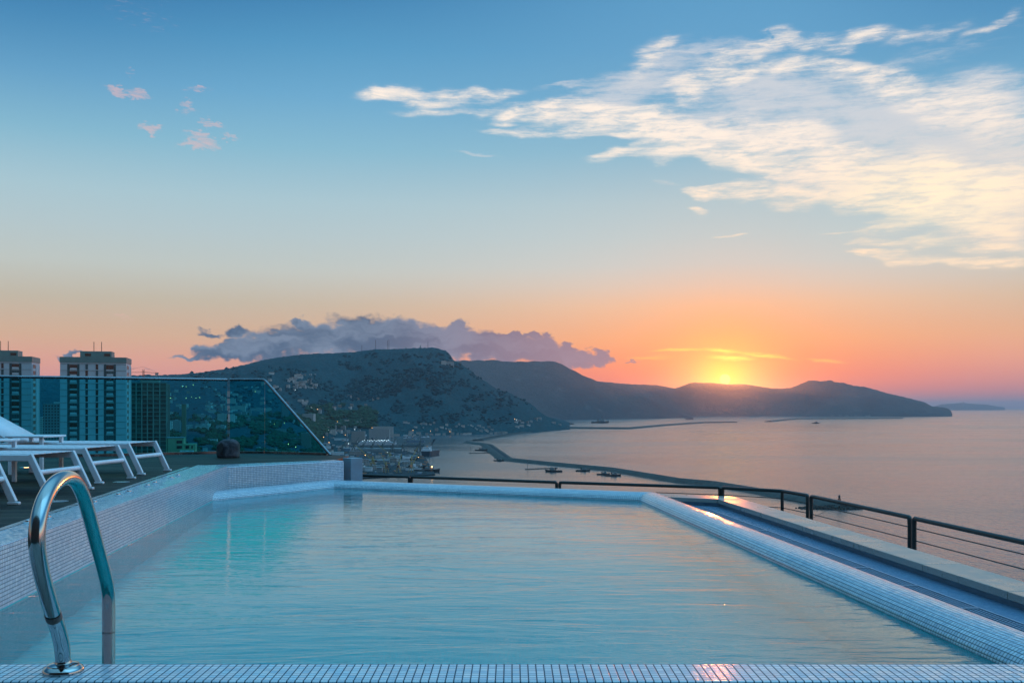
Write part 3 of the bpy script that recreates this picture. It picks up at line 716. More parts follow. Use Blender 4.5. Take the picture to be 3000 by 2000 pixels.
# ---- glass balustrade
def glass_mat():
    m = bpy.data.materials.new('green_tinted_glass'); m.use_nodes = True; n = m.node_tree.nodes; n.clear(); t = NT(m.node_tree)
    tr_ = t.new('ShaderNodeBsdfTransparent'); tr_.inputs[0].default_value = (.12, .78, .90, 1)
    gl = t.new('ShaderNodeBsdfGlossy'); gl.inputs['Color'].default_value = (.2, .7, .8, 1); gl.inputs['Roughness'].default_value = .015
    fr = t.new('ShaderNodeFresnel'); fr.inputs['IOR'].default_value = 1.35
    mx = t.new('ShaderNodeMixShader'); t.l.new(fr.outputs[0], mx.inputs[0]); t.l.new(tr_.outputs[0], mx.inputs[1]); t.l.new(gl.outputs[0], mx.inputs[2])
    o = t.new('ShaderNodeOutputMaterial'); t.l.new(mx.outputs[0], o.inputs[0]); return m
M_GLASS = glass_mat()
M_BAL = material('dark_steel_handrail', (.20, .23, .25), .22, 1.0, var=.15, vscale=12)
M_GEDGE = material('glass_edge', (.62, .74, .70), .2, var=.05)
bal = empty('glass_balustrade', (-4.82, 16.5, z(H_DECK))); tag(bal, 'green tinted glass balustrade with steel handrail behind the sun loungers', 'balustrade')
binv = Matrix.Translation(-Vector(bal.location))
def bk(o): o.matrix_parent_inverse = binv; return o
rt = z(-.463)
G = [Vector((-12.3, 12.32, 0)), Vector((-4.83, 16.5, 0)), Vector((-4.79, 16.52, 0)), Vector((-4.205, 16.52, 0)), Vector((-4.19, 16.515, 0)), Vector((-3.02, 15.90, 0))]
zb = z(H_DECK) + .03
def pane(a, b, tri=False):
    d = (b - a).normalized(); nn = Vector((-d.y, d.x, 0)) * .006
    q = [a + Vector((0, 0, zb)), b + Vector((0, 0, zb))] + ([Vector((a.x, a.y, rt - .012))] if tri else [Vector((b.x, b.y, rt - .012)), Vector((a.x, a.y, rt - .012))])
    m = MB(); m.quad(q)                                 # a tinted pane
    o = bk(m.build('glass_pane', M_GLASS, bal))
    for p in ([a] if tri else [a, b]): oe = MB().bar((p.x, p.y, zb), (p.x, p.y, rt - .02), .011, .014, side=tuple(d)).build('pane_edge', M_GEDGE, o); oe.matrix_parent_inverse = binv
pane(G[0], G[1]); pane(G[2], G[3]); pane(G[4], G[5], True)
b = MB(); b.tube([Vector((*G[0].xy, rt)), Vector((*G[1].xy, rt))], .024, 16); bk(b.build('handrail', M_BAL, bal))
b = MB(); b.tube(arc_pts([Vector((*G[2].xy, rt)), Vector((*G[3].xy, rt)), Vector((G[5].x + .06, G[5].y - .03, zb - .03))], .05, 5), .024, 16); bk(b.build('handrail', M_BAL, bal))
b = MB()
for a, q in ((G[0], G[1]), (G[2], G[3]), (G[4], G[5])): b.bar((a.x, a.y, zb - .012), (q.x, q.y, zb - .012), .05, .045)
bk(b.build('base_channel', M_BAL, bal))

# ---- pool handrail (curved steel ladder rail)
a_, b_c = -.868, -.155
def hp(cx, cy):
    px, py = cx / 2.413, 1350 + cy / 2.413
    Y = a_ / ((px - CX) / F - b_c); return Vector(((px - CX) / F * Y, Y, CZ - (py - CY) / F * Y))
cp = [(447, 1490), (446, 1420), (438, 1310), (415, 1205), (380, 1095), (335, 945), (294, 795), (266, 640), (261, 520), (275, 400), (304, 295), (352, 200), (412, 138), (475, 117), (533, 142), (577, 215), (606, 300), (640, 420), (685, 590), (727, 745), (754, 855), (766, 945), (768, 1050), (768, 1200), (768, 1440)]
pts = [hp(*q) for q in cp]
lastY = pts[-1].y
pts.append(Vector((pts[-1].x, lastY, z(1.9))))
hr = empty('pool_handrail', (pts[0].x, pts[0].y, z(H_COP))); tag(hr, 'curved polished steel grab rail rising from the near tiled coping', 'grab rail')
hinv = Matrix.Translation(-Vector(hr.location))
o = MB().tube(catmull(pts, 6), .0215, 28).build('rail_tube', M_STEEL, hr); o.matrix_parent_inverse = hinv
o = MB().lathe([(.056, 0), (.057, .006), (.054, .013), (.046, .018), (.044, .019), (.043, .022), (.032, .026), (.024, .027), (.022, .034)], (pts[0].x, pts[0].y, z(H_COP)), 40).build('floor_flange', M_STEEL, hr); o.matrix_parent_inverse = hinv
# small sticker round the lower bend
p0, p1 = hp(355, 1010 + 60), hp(366, 1110)
pA, pB = hp(372, 1075), hp(383, 1112)
M_STK = material('worn_sticker', (.10, .10, .09), .6, var=.4, vscale=90)
o = MB().tube([pA, (pA + pB) / 2, pB], .0222, 28, caps=False).build('sticker_band', M_STK, hr); o.matrix_parent_inverse = hinv

# ---- loungers
def make_lounger():
    e = empty('sun_lounger'); W2 = .345; sh = .365; L = 1.52
    def P(b_, name, m, bev=.006): return b_.build(name, m, e, bevel=bev)
    f = MB()
    for s in (-1, 1): f.bar((.10, s * W2, sh - .03), (L + .42, s * W2, sh - .03), .034, .058)
    f.bar((L, -W2 + .017, sh - .035), (L, W2 - .017, sh - .035), .03, .03); f.bar((L + .40, -W2 + .017, sh - .035), (L + .40, W2 - .017, sh - .035), .03, .03)
    P(f, 'side_frame', M_WHITE)
    for s in (-1, 1):
        g = MB(); t0, t1 = Vector((.115, s * W2, sh - .002)), Vector((-.055, s * W2, .018))
        g.bar(t0, t1, .036, .058, side=(0, 1, 0)); g.box((-.058, s * W2, .012), (.095, .040, .024))
        P(g, 'leg', M_WHITE)
        g = MB(); g.bar((L + .33, s * W2, sh - .06), (L + .42, s * W2, .018), .036, .055, side=(0, 1, 0)); g.box((L + .42, s * W2, .012), (.09, .040, .024)); P(g, 'leg', M_WHITE)
    c = MB(); c.tube([(.035, -W2 + .018, .205), (.035, W2 - .018, .205)], .024, 16); P(c, 'cross_bar', M_WHITE, 0)
    s_ = MB(); n = 14; wi = W2 - .012
    for i in range(n):
        x0, x1 = .105 + (L - .105) * i / n, .105 + (L - .105) * (i + 1) / n
        sg = lambda x, y: sh + .004 - .012 * math.sin(math.pi * (x - .105) / (L - .105)) * (1 - (y / wi) ** 2)
        ysn = np.linspace(-wi, wi, 7)
        for a, b_ in zip(ysn[:-1], ysn[1:]):
            s_.quad([(x0, a, sg(x0, a)), (x1, a, sg(x1, a)), (x1, b_, sg(x1, b_)), (x0, b_, sg(x0, b_))], None, True)
    o = P(s_, 'seat_sling', M_SLING, 0); md = o.modifiers.new('thick', 'SOLIDIFY'); md.thickness = .008
    an = R(27); ux, uz = math.cos(an), math.sin(an); Lb = .78; bo = Vector((L, 0, sh))
    bf = MB()
    for s in (-1, 1): bf.bar(bo + Vector((0, s * (W2 - .034), -.012)), bo + Vector((ux * Lb, s * (W2 - .034), uz * Lb - .012)), .032, .045)
    bf.bar(bo + Vector((ux * Lb, -W2 + .02, uz * Lb - .012)), bo + Vector((ux * Lb, W2 - .02, uz * Lb - .012)), .03, .04)
    P(bf, 'back_frame', M_WHITE)
    bs = MB(); k = Vector((-uz, 0, ux)) * .013
    bs.quad([bo + k + Vector((0, -wi, 0)), bo + k + Vector((ux * Lb, -wi, uz * Lb)), bo + k + Vector((ux * Lb, wi, uz * Lb)), bo + k + Vector((0, wi, 0))])
    o = P(bs, 'back_sling', M_SLING, 0); md = o.modifiers.new('thick', 'SOLIDIFY'); md.thickness = .008
    for s in (-1, 1): P(MB().bar((L + .38, s * .2, sh - .03), bo + Vector((ux * .52, s * .2, uz * .52 - .03)), .018, .018), 'prop_strut', M_WHITE, 0)
    return e
loungers = [(-4.315, 11.6, 'white sun lounger farthest from the pool rail, just in front of the glass'), (-4.25, 10.3, 'white sun lounger standing between the two small white side tables'),
            (-4.12, 8.93, 'white sun lounger whose far foot shows behind the steel grab rail'), (-4.10, 7.5, 'white sun lounger at the left picture edge showing only one leg')]
proto = make_lounger()
for i, (x, y, L) in enumerate(loungers):
    o = proto if i == 0 else copy_tree(proto)
    o.location = (x, y, z(H_DECK)); o.rotation_euler = (0, 0, R(180 - 5)); tag(o, L, 'sun lounger', 'white loungers in a row on the deck')
def make_table():
    e = empty('side_table'); W_, D_, h = .46, .52, .455
    MB().box((0, 0, h - .012), (W_, D_, .024)).build('table_top', M_WHITE, e, bevel=.009, seg=3)
    for sx in (-1, 1):
        for sy in (-1, 1):
            MB().box((sx * (W_ / 2 - .045), sy * (D_ / 2 - .04), (h - .024) / 2), (.042, .034, h - .026)).build('leg', M_WHITE, e, bevel=.004)
    for sx in (-1, 1): MB().box((sx * (W_ / 2 - .045), 0, .275), (.030, D_ - .12, .03)).build('side_bar', M_WHITE, e, bevel=.003)
    return e
tb = make_table()
for i, (x, y, L) in enumerate([(-5.60, 11.45, 'small white side table wholly in view, between the two farther loungers'), (-5.42, 10.0, 'small white side table cut by the left edge of the photo')]):
    o = tb if i == 0 else copy_tree(tb)
    o.location = (x, y, z(H_DECK)); o.rotation_euler = (0, 0, R(-3)); tag(o, L, 'side table', 'white side tables between the loungers')

# ---- recessed deck lights
def deck_light(x, y, lit, L):
    e = empty('deck_light', (x, y, z(H_DECK))); tag(e, L, 'deck light', 'round lights let into the deck')
    MB().lathe([(.062, .0), (.085, .0005), (.088, .004), (.078, .0065), (.064, .005)], n=32).build('trim_ring', M_BRUSH, e)
    MB().lathe([(.063, .002), (.03, .0055), (0, .006)], n=32).build('lens', M_LAMPW if lit else MATS['deck_lens'], e)
material('deck_lens', (.45, .45, .40), .15)
for px, py, lit, L in ((355, 1412, 0, 'round recessed deck light beside the foot of the middle lounger'), (168, 1468.7, 0, 'round recessed deck light behind the arch of the grab rail'), (78, 1369.6, 1, 'round deck light glowing warm behind a lounger leg')):
    p = at(px, py, H_DECK); deck_light(p.x, p.y, lit, L)
# ---- chrome air buttons on the wall
b0 = None
for i, (px, py) in enumerate([(522, 1393), (502, 1401), (454, 1415), (432, 1423), (378, 1442), (346, 1451), (277, 1473), (141.6, 1517.7), (82, 1531)]):
    p = at(px, py, H_COP)
    if b0 is None:
        b0 = MB().lathe([(.034, 0), (.035, .003), (.028, .007), (.017, .009), (.016, .018), (.010, .023), (0, .024)], n=20).build('wall_button', M_BRUSH); o = b0
    else: o = b0.copy(); COL.objects.link(o)
    o.location = p
    tag(o, 'small domed metal button on the tiled top of the raised pool wall', 'button', 'metal buttons along the raised pool wall')
# ---- rock loudspeaker
rk = empty('rock_speaker', (*at(668, 1340, H_DECK).xy, z(H_DECK))); tag(rk, 'dark boulder shaped loudspeaker sitting on the deck before the glass', 'loudspeaker')
import bmesh
bm = bmesh.new(); bmesh.ops.create_icosphere(bm, subdivisions=4, radius=1)
for v in bm.verts:
    c_ = v.co.copy(); k = 1 + .16 * float(fbm(c_.x * 1.6 + 3, c_.y * 1.6 + c_.z * 1.3, 4, 5)) * 1.5
    s4 = (abs(c_.x) ** 3 + abs(c_.y) ** 3 + abs(c_.z) ** 3) ** (-1 / 3)
    v.co = Vector((c_.x * .168 * k * s4, c_.y * .15 * k * s4, max(c_.z * s4, -.55) * .185 * k + .10))
me = bpy.data.meshes.new('rock_body'); bm.to_mesh(me); bm.free()
for p_ in me.polygons: p_.use_smooth = True
def rock_fn(t, b, tc):
    n = t.noise(tc.outputs['Object'], 9, 7, .7, .6)
    t.l.new(t.ramp(n, [(.35, (.008, .010, .014, 1)), (.5, (.035, .040, .052, 1)), (.62, (.09, .095, .11, 1)), (.72, (.03, .028, .03, 1))]), b.inputs['Base Color'])
    t.l.new(t.bump(n, .9, .02), b.inputs['Normal'])
M_ROCK = material('dark_rock', rough=.75, fn=rock_fn); me.materials.append(M_ROCK)
ob = bpy.data.objects.new('rock_body', me); COL.objects.link(ob); ob.parent = rk
g = MB().lathe([(.0, .0), (.045, .002), (.058, .010), (.064, .012)], n=28).build('grille', M_DARK, rk)
g.rotation_euler = (R(80), 0, R(-28)); g.location = (-.065, -.142, .155); g.scale = (.85, 1.25, 1)
# ================================================================== town, harbour, ships
def facade(name, wall, win, bw=3.2, rh=3.1, lit=0.0):
    def fn(t, b, tc):                             # window grid recessed in the bump, on walls only
        g = t.new('ShaderNodeNewGeometry'); o = tc.outputs['Object']; s = t.new('ShaderNodeSeparateXYZ'); t.l.new(o, s.inputs[0])
        nn = t.new('ShaderNodeSeparateXYZ'); t.l.new(tc.outputs['Normal'], nn.inputs[0])
        hx = t.math('ABSOLUTE', nn.outputs[0]); side = t.math('GREATER_THAN', hx, .7)
        u = t.math('ADD', t.math('MULTIPLY', s.outputs[1], side), t.math('MULTIPLY', s.outputs[0], t.math('SUBTRACT', 1.0, side)))
        fu = t.math('ABSOLUTE', t.math('SUBTRACT', t.math('FRACT', t.math('DIVIDE', u, bw)), .5))
        fv = t.math('ABSOLUTE', t.math('SUBTRACT', t.math('FRACT', t.math('DIVIDE', s.outputs[2], rh)), .5))
        w = t.math('MULTIPLY', t.math('LESS_THAN', fu, .27), t.math('LESS_THAN', fv, .26))
        w = t.math('MULTIPLY', w, t.math('LESS_THAN', t.math('ABSOLUTE', nn.outputs[2]), .5))
        oi = t.new('ShaderNodeObjectInfo')
        wc = t.mix(1.0, wall, t.mix(oi.outputs['Random'], (.55, .55, .55, 1), (1.15, 1.1, 1.05, 1)), 'MULTIPLY')
        t.l.new(t.mix(w, wc, win), b.inputs['Base Color'])
        t.l.new(t.mapr(w, 0, 1, .85, .25), b.inputs['Roughness'])
    return material(name, rough=.85, fn=fn)
M_FPALE = facade('pale_render', (.46, .44, .41, 1), (.05, .06, .07, 1))
M_FWHITE = facade('white_render', (.60, .59, .57, 1), (.07, .08, .09, 1), 3.6, 3.0)
M_FTAN = facade('tan_render', (.34, .29, .23, 1), (.04, .045, .05, 1), 3.0, 3.2)
M_FGREY = facade('grey_render', (.24, .25, .26, 1), (.03, .035, .04, 1), 2.8, 3.0)
M_ROOFT = material('red_tile_roof', (.22, .11, .08), .9, var=.2, vscale=.4)
M_ROOFG = material('flat_roof', (.22, .23, .23), .9, var=.25, vscale=.2, spec=.1)
M_PANEL = material('white_panel', (.45, .48, .49), .7, var=.07, vscale=.15)
M_TRIM = material('green_grey_trim', (.15, .21, .19), .7, var=.1, vscale=.3)
M_WIN = material('dark_window', (.012, .016, .018), .2)
M_WIN2 = material('shuttered_window', (.05, .07, .07), .6, var=.3, vscale=.5)
M_SPAN = material('pale_spandrel', (.50, .52, .52), .7, var=.1, vscale=.4)
M_FRAME = material('bare_concrete_frame', (.26, .25, .21), .9, var=.2, vscale=.15)
M_INF = material('brick_infill', (.075, .085, .070), .95, var=.3, vscale=.3)

# ---- two slab towers behind the glass
def tower(name, px0, px1, pytop, Y, label, seed, cutl=False):
    rnd = random.Random(seed); Wd = 29.0; Dp = 17.0; top = CZ + (CY - pytop) * Y / F; bot = 92.0
    xr = (px1 - CX) / F * Y; rz = R(14.0)
    e = empty(name, (0, 0, bot)); tag(e, label, 'tower block', 'twin white tower blocks')
    e.rotation_euler = (0, 0, rz)
    # local frame: origin at front right corner, x to the left is negative, y back
    e.location = (xr, Y, bot); H = top - bot; fl = 3.02
    def K(b, n, m, p=e): return b.build(n, m, p)
    K(MB().box((-Wd / 2, Dp / 2, (H - 2.6) / 2), (Wd, Dp, H - 2.6)), 'wall', M_PANEL)
    K(MB().box((-Wd / 2, Dp / 2, H - 1.3), (Wd + .4, Dp + .4, 2.6)), 'parapet', M_TRIM)
    ph = K(MB().box((-Wd / 2 + .5, Dp / 2, H + 1.5), (14, 9, 3.0)), 'roof_house', M_TRIM)
    for x in (-18.5, -10): K(MB().box((x + 1, 3.95, H + 1.3), (2.6, .2, 1.2)), 'vent', M_WIN, ph)
    for x in (-15.2, -11.8): K(MB().tube([(x, 6, H + 2.9), (x, 6, H + 7.6)], .16, 6), 'antenna', M_RAIL, ph)
    nfl = int((H - 3.4) / fl); zt = H - 3.2
    ln = MB()
    for k in range(nfl): ln.box((-Wd / 2, -.04, zt - k * fl - .12), (Wd, .1, .16))
    K(ln, 'floor_joint', M_TRIM)
    for xc in (-23.2, -7.2):                       # the two balcony bays: recess strips, window, white spandrel
        st = MB()
        for s in (-1, 1): st.box((xc + s * 2.15, -.02, zt - nfl * fl / 2), (1.0, .12, nfl * fl))
        K(st, 'bay_strip', M_WIN2)
        for k in range(min(nfl, 17)):
            zc = zt - k * fl - 1.35; dark = rnd.random() < .62
            w = K(MB().box((xc, -.05, zc - .1), (3.2, .14, 2.05)), 'window', M_WIN if dark else M_WIN2)
            if rnd.random() < .7: K(MB().box((xc, -.13, zc - 1.25 + (.2 if dark else .5)), (2.9, .1, .85)), 'sill_panel', M_SPAN, w)
            if not dark: K(MB().box((xc - .5, -.13, zc), (.08, .06, 2.0)).box((xc + .5, -.13, zc), (.08, .06, 2.0)), 'mullion', M_TRIM, w)
    for xc in (-17.4, -12.9):
        for k in range(min(nfl, 17)):
            zc = zt - k * fl - 1.35; dark = (k + (xc > -15)) % 2
            K(MB().box((xc, -.05, zc), (1.05, .14, 2.5)), 'window', M_WIN if dark else M_WIN2)
    sb = MB()
    for y in (1.5, 8.5, 15.5): sb.box((.12, y, (H - 4) / 2), (.3, .5, H - 4))
    K(sb, 'corner_pier', M_SPAN)
    for k in range(min(nfl, 17)):
        K(MB().box((.06, 5, zt - k * fl - 1.4), (.2, 4.6, 1.6)), 'side_window', M_WIN2)
    return e
tower('tower_block', 203, 369.5, 1047, 462, 'tall white tower block standing whole between low blocks, centre one behind the glass', 3)
tower('tower_block', -60, 93, 1044, 470, 'tall white tower block cut off by the left edge of the photo', 8)

# ---- tower under construction with a crane on top
def frame_tower():
    Y = 690; bot = 92; xl = (384 - CX) / F * Y; e = empty('unfinished_tower', (xl, Y, bot))
    tag(e, 'unfinished concrete frame tower with dark open bays beside the white tower', 'unfinished tower')
    e.rotation_euler = (0, 0, R(10)); fl = 2.98; W = 24.0
    H = CZ + (CY - 1121) * Y / F - bot; n = int(H / fl)
    secs = [(0, 7.5, H), (7.5, 19.5, H - 0), (19.5, W, H - 6 * fl * .0)]
    fr = MB(); cols = [0, 3.4, 7.2, 11, 15, 19.4, 24]
    for i, x in enumerate(cols): fr.box((x, .25, H / 2), (.75, .8, H))
    for k in range(n + 1): fr.box((W / 2, .2, k * fl + .2 + H - n * fl), (W, .8, .42))
    fr.build('concrete_frame', M_FRAME, e)
    MB().box((W / 2, 9, H / 2), (W - .5, 15, H - 1)).build('core_wall', M_INF, e)
    rnd = random.Random(5); pn = MB(); pale = MB()
    for k in range(n):
        for a, b_ in zip(cols[:-1], cols[1:]):
            q = rnd.random(); zc = H - (k + .5) * fl
            dark = (a in (7.2, 11)) and k > 4 or (a == 3.4 and rnd.random() < .5 and k > 8)
            if not dark: (pale if q < .25 else pn).box(((a + b_) / 2, .55, zc), (b_ - a - .9, .2, fl - .5))
    pn.build('infill', M_INF, e); pale.build('brick_infill', material('tan_block', (.13, .13, .10), .9, var=.2, vscale=.4), e)
    s = MB().box((-5.2, 6, (H - 22) / 2), (9.5, 12, H - 22)).build('side_block', M_FGREY, e)
    MB().box((W / 2, 5, H + 1), (13, 6, 2)).build('roof_house', M_FRAME, e)
    c = empty('tower_crane', (xl + 6.5, Y + 6, bot + H + .2)); tag(c, 'slender tower crane rising above the unfinished concrete tower', 'crane')
    b = MB(); hgt = 9.5
    for sx in (-.5, .5):
        for sy in (-.5, .5): b.bar((sx, sy, 0), (sx, sy, hgt), .14, .14)
    for k in range(6):
        for s_ in (-.5, .5): b.bar((-.5, s_, k * 1.5), (.5, s_, k * 1.5 + 1.5), .09, .09)
    b.build('mast', M_RAIL, c)
    j = MB(); A = Vector((-19, 0, hgt - 2.4)); B_ = Vector((11, 0, hgt - 2.6))
    j.bar(A, (0, 0, hgt - 1.9), .22, .22); j.bar((0, 0, hgt - 1.9), B_, .3, .3); j.build('jib', M_RAIL, c)
    MB().tube([A, (0, 0, hgt + 2), B_], .05, 5).build('stay_cable', M_RAIL, c)
    MB().box((9.5, 0, hgt - 3.4), (2, 1, 1.4)).build('counterweight', M_CONC, c)
frame_tower()

# ---- free standing blocks seen through the glass: pixel column, top row, distance, width, depth, material, turn, label
def block(px, pyt, pyb, wpx, d_, m, rz, label, cat='apartment block', name='apartment_block', roof=None, group=None, Y=None, base=None, pent=True):
    if Y is None: p = hit1(px, pyb, 700); Y = p.y + d_ / 2; bz = p.z - 8
    else: bz = (float(terr1(px, Y)) - 6) if base is None else base
    x = (px - CX) / F * Y; top = max(CZ + (CY - pyt) * Y / F, bz + 12); w = wpx * Y / F
    e = empty(name, (x, Y, bz), R(rz)); tag(e, label, cat, group); h = top - bz
    MB().box((0, 0, h / 2), (w, d_, h)).build('wall', m, e)
    r = MB().box((0, 0, h + .35), (w + .3, d_ + .3, .7)).build('roof', roof or M_ROOFG, e)
    if pent: MB().box((w * .12, 0, h + 1.6), (w * .3, d_ * .35, 2.0)).build('stair_house', M_CONC, r)
    return e
block(160, 1184, 0, 56, 18, M_FGREY, 20, 'dark grey apartment block between the two white towers', Y=1000)
block(187, 1187, 0, 20, 14, M_FPALE, 20, 'narrow pale block against the dark grey one between the white towers', pent=False, Y=1015)
block(119, 1225, 0, 22, 12, M_FPALE, 16, 'pale distant block just right of the tower cut by the picture edge', Y=1500)
c0 = block(539, 1184, 0, 11.6, 2.6, material('weathered_chimney', (.16, .165, .11), .9, var=.12, vscale=.2), 12, 'tall slender square concrete shaft rising alone above the town', 'shaft', 'concrete_shaft', pent=False, Y=640)
# yellowish house with black windows at the foot of the shaft
def near_house():
    Y = 560; x = (512 - CX) / F * Y; top = CZ + (CY - 1283) * Y / F; bz = top - 26
    e = empty('flat_roofed_house', (x, Y, bz), R(12)); tag(e, 'yellowish flat roofed house with black windows beside the concrete shaft', 'house'); h = top - bz
    m = material('yellow_render', (.30, .30, .17), .85, var=.1, vscale=.3)
    MB().box((0, 5, h / 2), (9.6, 10, h)).build('wall', m, e)
    MB().box((8.0, 5.5, (h - 3.4) / 2), (6.4, 9, h - 3.4)).build('side_wing', m, e)
    for wx, wz, w in ((2.5, h - 2.2, 3.0), (2.5, h - 5.2, 3.0), (6.8, h - 5.2, 2.0), (9.4, h - 5.2, .8)):
        MB().box((wx, -.02 if wx < 4.8 else .98, wz), (w, .2, 1.6)).build('window', M_WIN, e)
    MB().box((0, 5, h + .2), (9.9, 10.3, .4)).build('roof', M_ROOFG, e)
    MB().tube([(-4.0, -.1, 0), (-4.0, -.1, h)], .12, 6).build('drain_pipe', M_DARK, e)
    MB().box((6.8, -1.6, h - 8.4), (7.5, 3.2, 2.6)).build('annex', M_FWHITE, e)
near_house()
B = block
B(496, 1235, 1265, 18, 10, M_FWHITE, 14, 'white apartment block with rows of windows left of the concrete shaft')
B(515, 1231, 1262, 26, 12, M_FPALE, 10, 'pale apartment block half hidden behind the concrete shaft')
B(590, 1213, 1229, 22, 14, M_FGREY, 14, 'grey apartment slab right of the concrete shaft')
B(613, 1218, 1232, 12, 12, M_FPALE, 12, 'narrow pale block right of the grey apartment slab')
B(650, 1212, 1238, 24, 14, M_FPALE, 8, 'tall pale block left of the glass joint above the rock loudspeaker')
B(678, 1213, 1243, 18, 12, M_FWHITE, 8, 'tall white block right of the glass joint above the rock loudspeaker')
B(592, 1246, 1262, 38, 14, M_FWHITE, 10, 'wide low white block between the shaft and the rock loudspeaker')
B(648, 1246, 1260, 26, 12, M_FWHITE, -6, 'small bright white block above the rock loudspeaker')
B(752, 1195, 1206, 36, 14, M_FWHITE, 4, 'long white institutional block left of the second glass joint')
B(784, 1195, 1206, 20, 14, M_FPALE, 4, 'pale block with tall windows crossing the second glass joint')
B(690, 1189, 1200, 58, 14, M_FPALE, 2, 'long pale slab high on the town slope right of the first glass joint')
B(676, 1168, 1182, 28, 16, M_FPALE, 8, 'pair of pale blocks high on the slope at the first glass joint')
B(835, 1177, 1226, 20, 18, M_FGREY, 24, 'tall dark block behind the slanting end pane')
B(905, 1212, 1235, 42, 16, M_FWHITE, -28, 'big white block right of the slanting handrail')
B(783, 1233, 1243, 20, 8, M_FWHITE, 0, 'small white hall below the long white institutional block', pent=False)
B(822, 1256, 1266, 32, 9, M_FPALE, 6, 'low pale hall behind the slanting end pane', pent=False)
B(897, 1268, 1312, 28, 10, M_FTAN, 8, 'tan tower house at the lower end of the slanting handrail')
B(868, 1284, 1299, 34, 10, M_FTAN, 4, 'low tan house left of the tan tower house', pent=False)
B(618, 1286, 1296, 36, 7, M_FWHITE, 3, 'low white shed among dark trees left of the rock loudspeaker', pent=False)
B(985, 1239, 1249, 28, 18, M_FTAN, 6, 'wide tan building above the port')
B(972, 1257, 1270, 22, 16, M_FPALE, 4, 'pale port office with a pink lit ground floor', pent=False)
B(1010, 1264, 1276, 16, 16, M_FPALE, -6, 'plain pale block between port office and ferry')
B(1050, 1263, 0, 38.9, 22, M_FPALE, 0, 'long pale warehouse left of the ferry', pent=False, base=1, Y=4100)
B(1122, 1249, 0, 60.0, 18, M_FWHITE, 0, 'long white flat block above the ferry at the foot of the mountain', pent=False, base=3, Y=4750)
B(1112, 1257, 0, 60.8, 20, M_FWHITE, -2, 'long white warehouse directly behind the ferry', pent=False, base=2, Y=4500)

# ---- small houses in the hundreds
protos = []
def house_proto(w, d_, h, m, rm, gable):
    b = MB(); b.box((0, 0, h / 2 - 3), (w, d_, h + 6)); o = b.build('house', m)
    if gable:
        r = MB(); hw, hd = w / 2 + .4, d_ / 2 + .4
        r.v += [(-hw, -hd, h), (hw, -hd, h), (hw, hd, h), (-hw, hd, h), (-hw, 0, h + 2.6), (hw, 0, h + 2.6)]
        for f_ in ((0, 1, 5, 4), (2, 3, 4, 5), (1, 2, 5), (3, 0, 4), (3, 2, 1, 0)): r.face(list(f_))
    else: r = MB().box((0, 0, h + .2), (w + .3, d_ + .3, .4)).box((w * .2, 0, h + 1.3), (w * .3, d_ * .3, 2))
    r.build('roof', rm, o); return o
PR = [house_proto(11, 10, 7, M_FWHITE, M_ROOFG, 0), house_proto(16, 11, 10, M_FPALE, M_ROOFG, 0), house_proto(13, 10, 6, M_FTAN, M_ROOFT, 1), house_proto(20, 12, 13, M_FPALE, M_ROOFG, 0), house_proto(24, 12, 8, M_FWHITE, M_ROOFT, 1), house_proto(15, 14, 17, M_FGREY, M_ROOFG, 0)]
used = set()
def put_house(p, k, rz, label, group, sc=1.0):
    if k in used: o = copy_tree(PR[k])
    else: o = PR[k]; used.add(k)
    o.location = p; o.rotation_euler = (0, 0, rz); o.scale = (sc, sc, sc); tag(o, label, 'house', group); return o
rnd = random.Random(11)
def scatter(n, box, label, group, kinds, smin=.8, smax=1.3, y0=900, clump=None):
    k = 0; tries = 0
    while k < n and tries < n * 30:
        tries += 1; px, py = rnd.uniform(box[0], box[1]), rnd.uniform(box[2], box[3])
        if clump and float(fbm(px / clump, py / (clump * .4), 3, 44)) < .02: continue
        p = hit1(px, py, y0)
        if p is None: continue
        put_house(p, rnd.choice(kinds), rnd.uniform(-.5, .5), label, group, rnd.uniform(smin, smax)); k += 1
scatter(58, (480, 900, 1125, 1185), 'small pale house among many on the upper town slope seen through the glass', 'houses on the upper town slope', [0, 1, 2, 3, 4], .7, 1.2, clump=60)
scatter(62, (480, 940, 1185, 1262), 'pale house in the dense lower town seen through the glass', 'houses in the lower town', [0, 1, 3, 4, 5], .8, 1.2, clump=50)
scatter(10, (480, 900, 1285, 1325), 'pale house half hidden by dark trees near the bottom of the glass', 'houses near the bottom of the glass', [0, 2, 4], .45, .6, 700)
scatter(72, (790, 925, 1096, 1146), 'pale house of the settlement high on the mountain flank', 'houses of the mountain settlement', [0, 1, 2, 4], .8, 1.25, 3800, clump=26)
scatter(16, (930, 1120, 1160, 1225), 'lone pale house on the scrubby lower mountain', 'lone houses on the lower mountain', [0, 2, 4], 1.0, 1.6, 3800)
scatter(26, (930, 1060, 1225, 1275), 'pale house crowded at the mountain foot behind the port', 'houses behind the port', [0, 1, 3, 4], .9, 1.3, 2400)
for i in range(52):                                # along the water's edge
    px = 1190 + 300 * (i / 52) + rnd.uniform(-3, 3); Y = 5060 + max(0, px - 1200) * 1.25 + rnd.uniform(10, 170)
    put_house(((px - CX) / F * Y, Y, max(float(terr1(px, Y)), 1.5)), rnd.choice([0, 1, 3, 4, 4]), rnd.uniform(-.2, .2), 'pale waterfront building at the foot of the mountain across the harbour', 'waterfront buildings under the mountain', rnd.uniform(.6, 1.0))
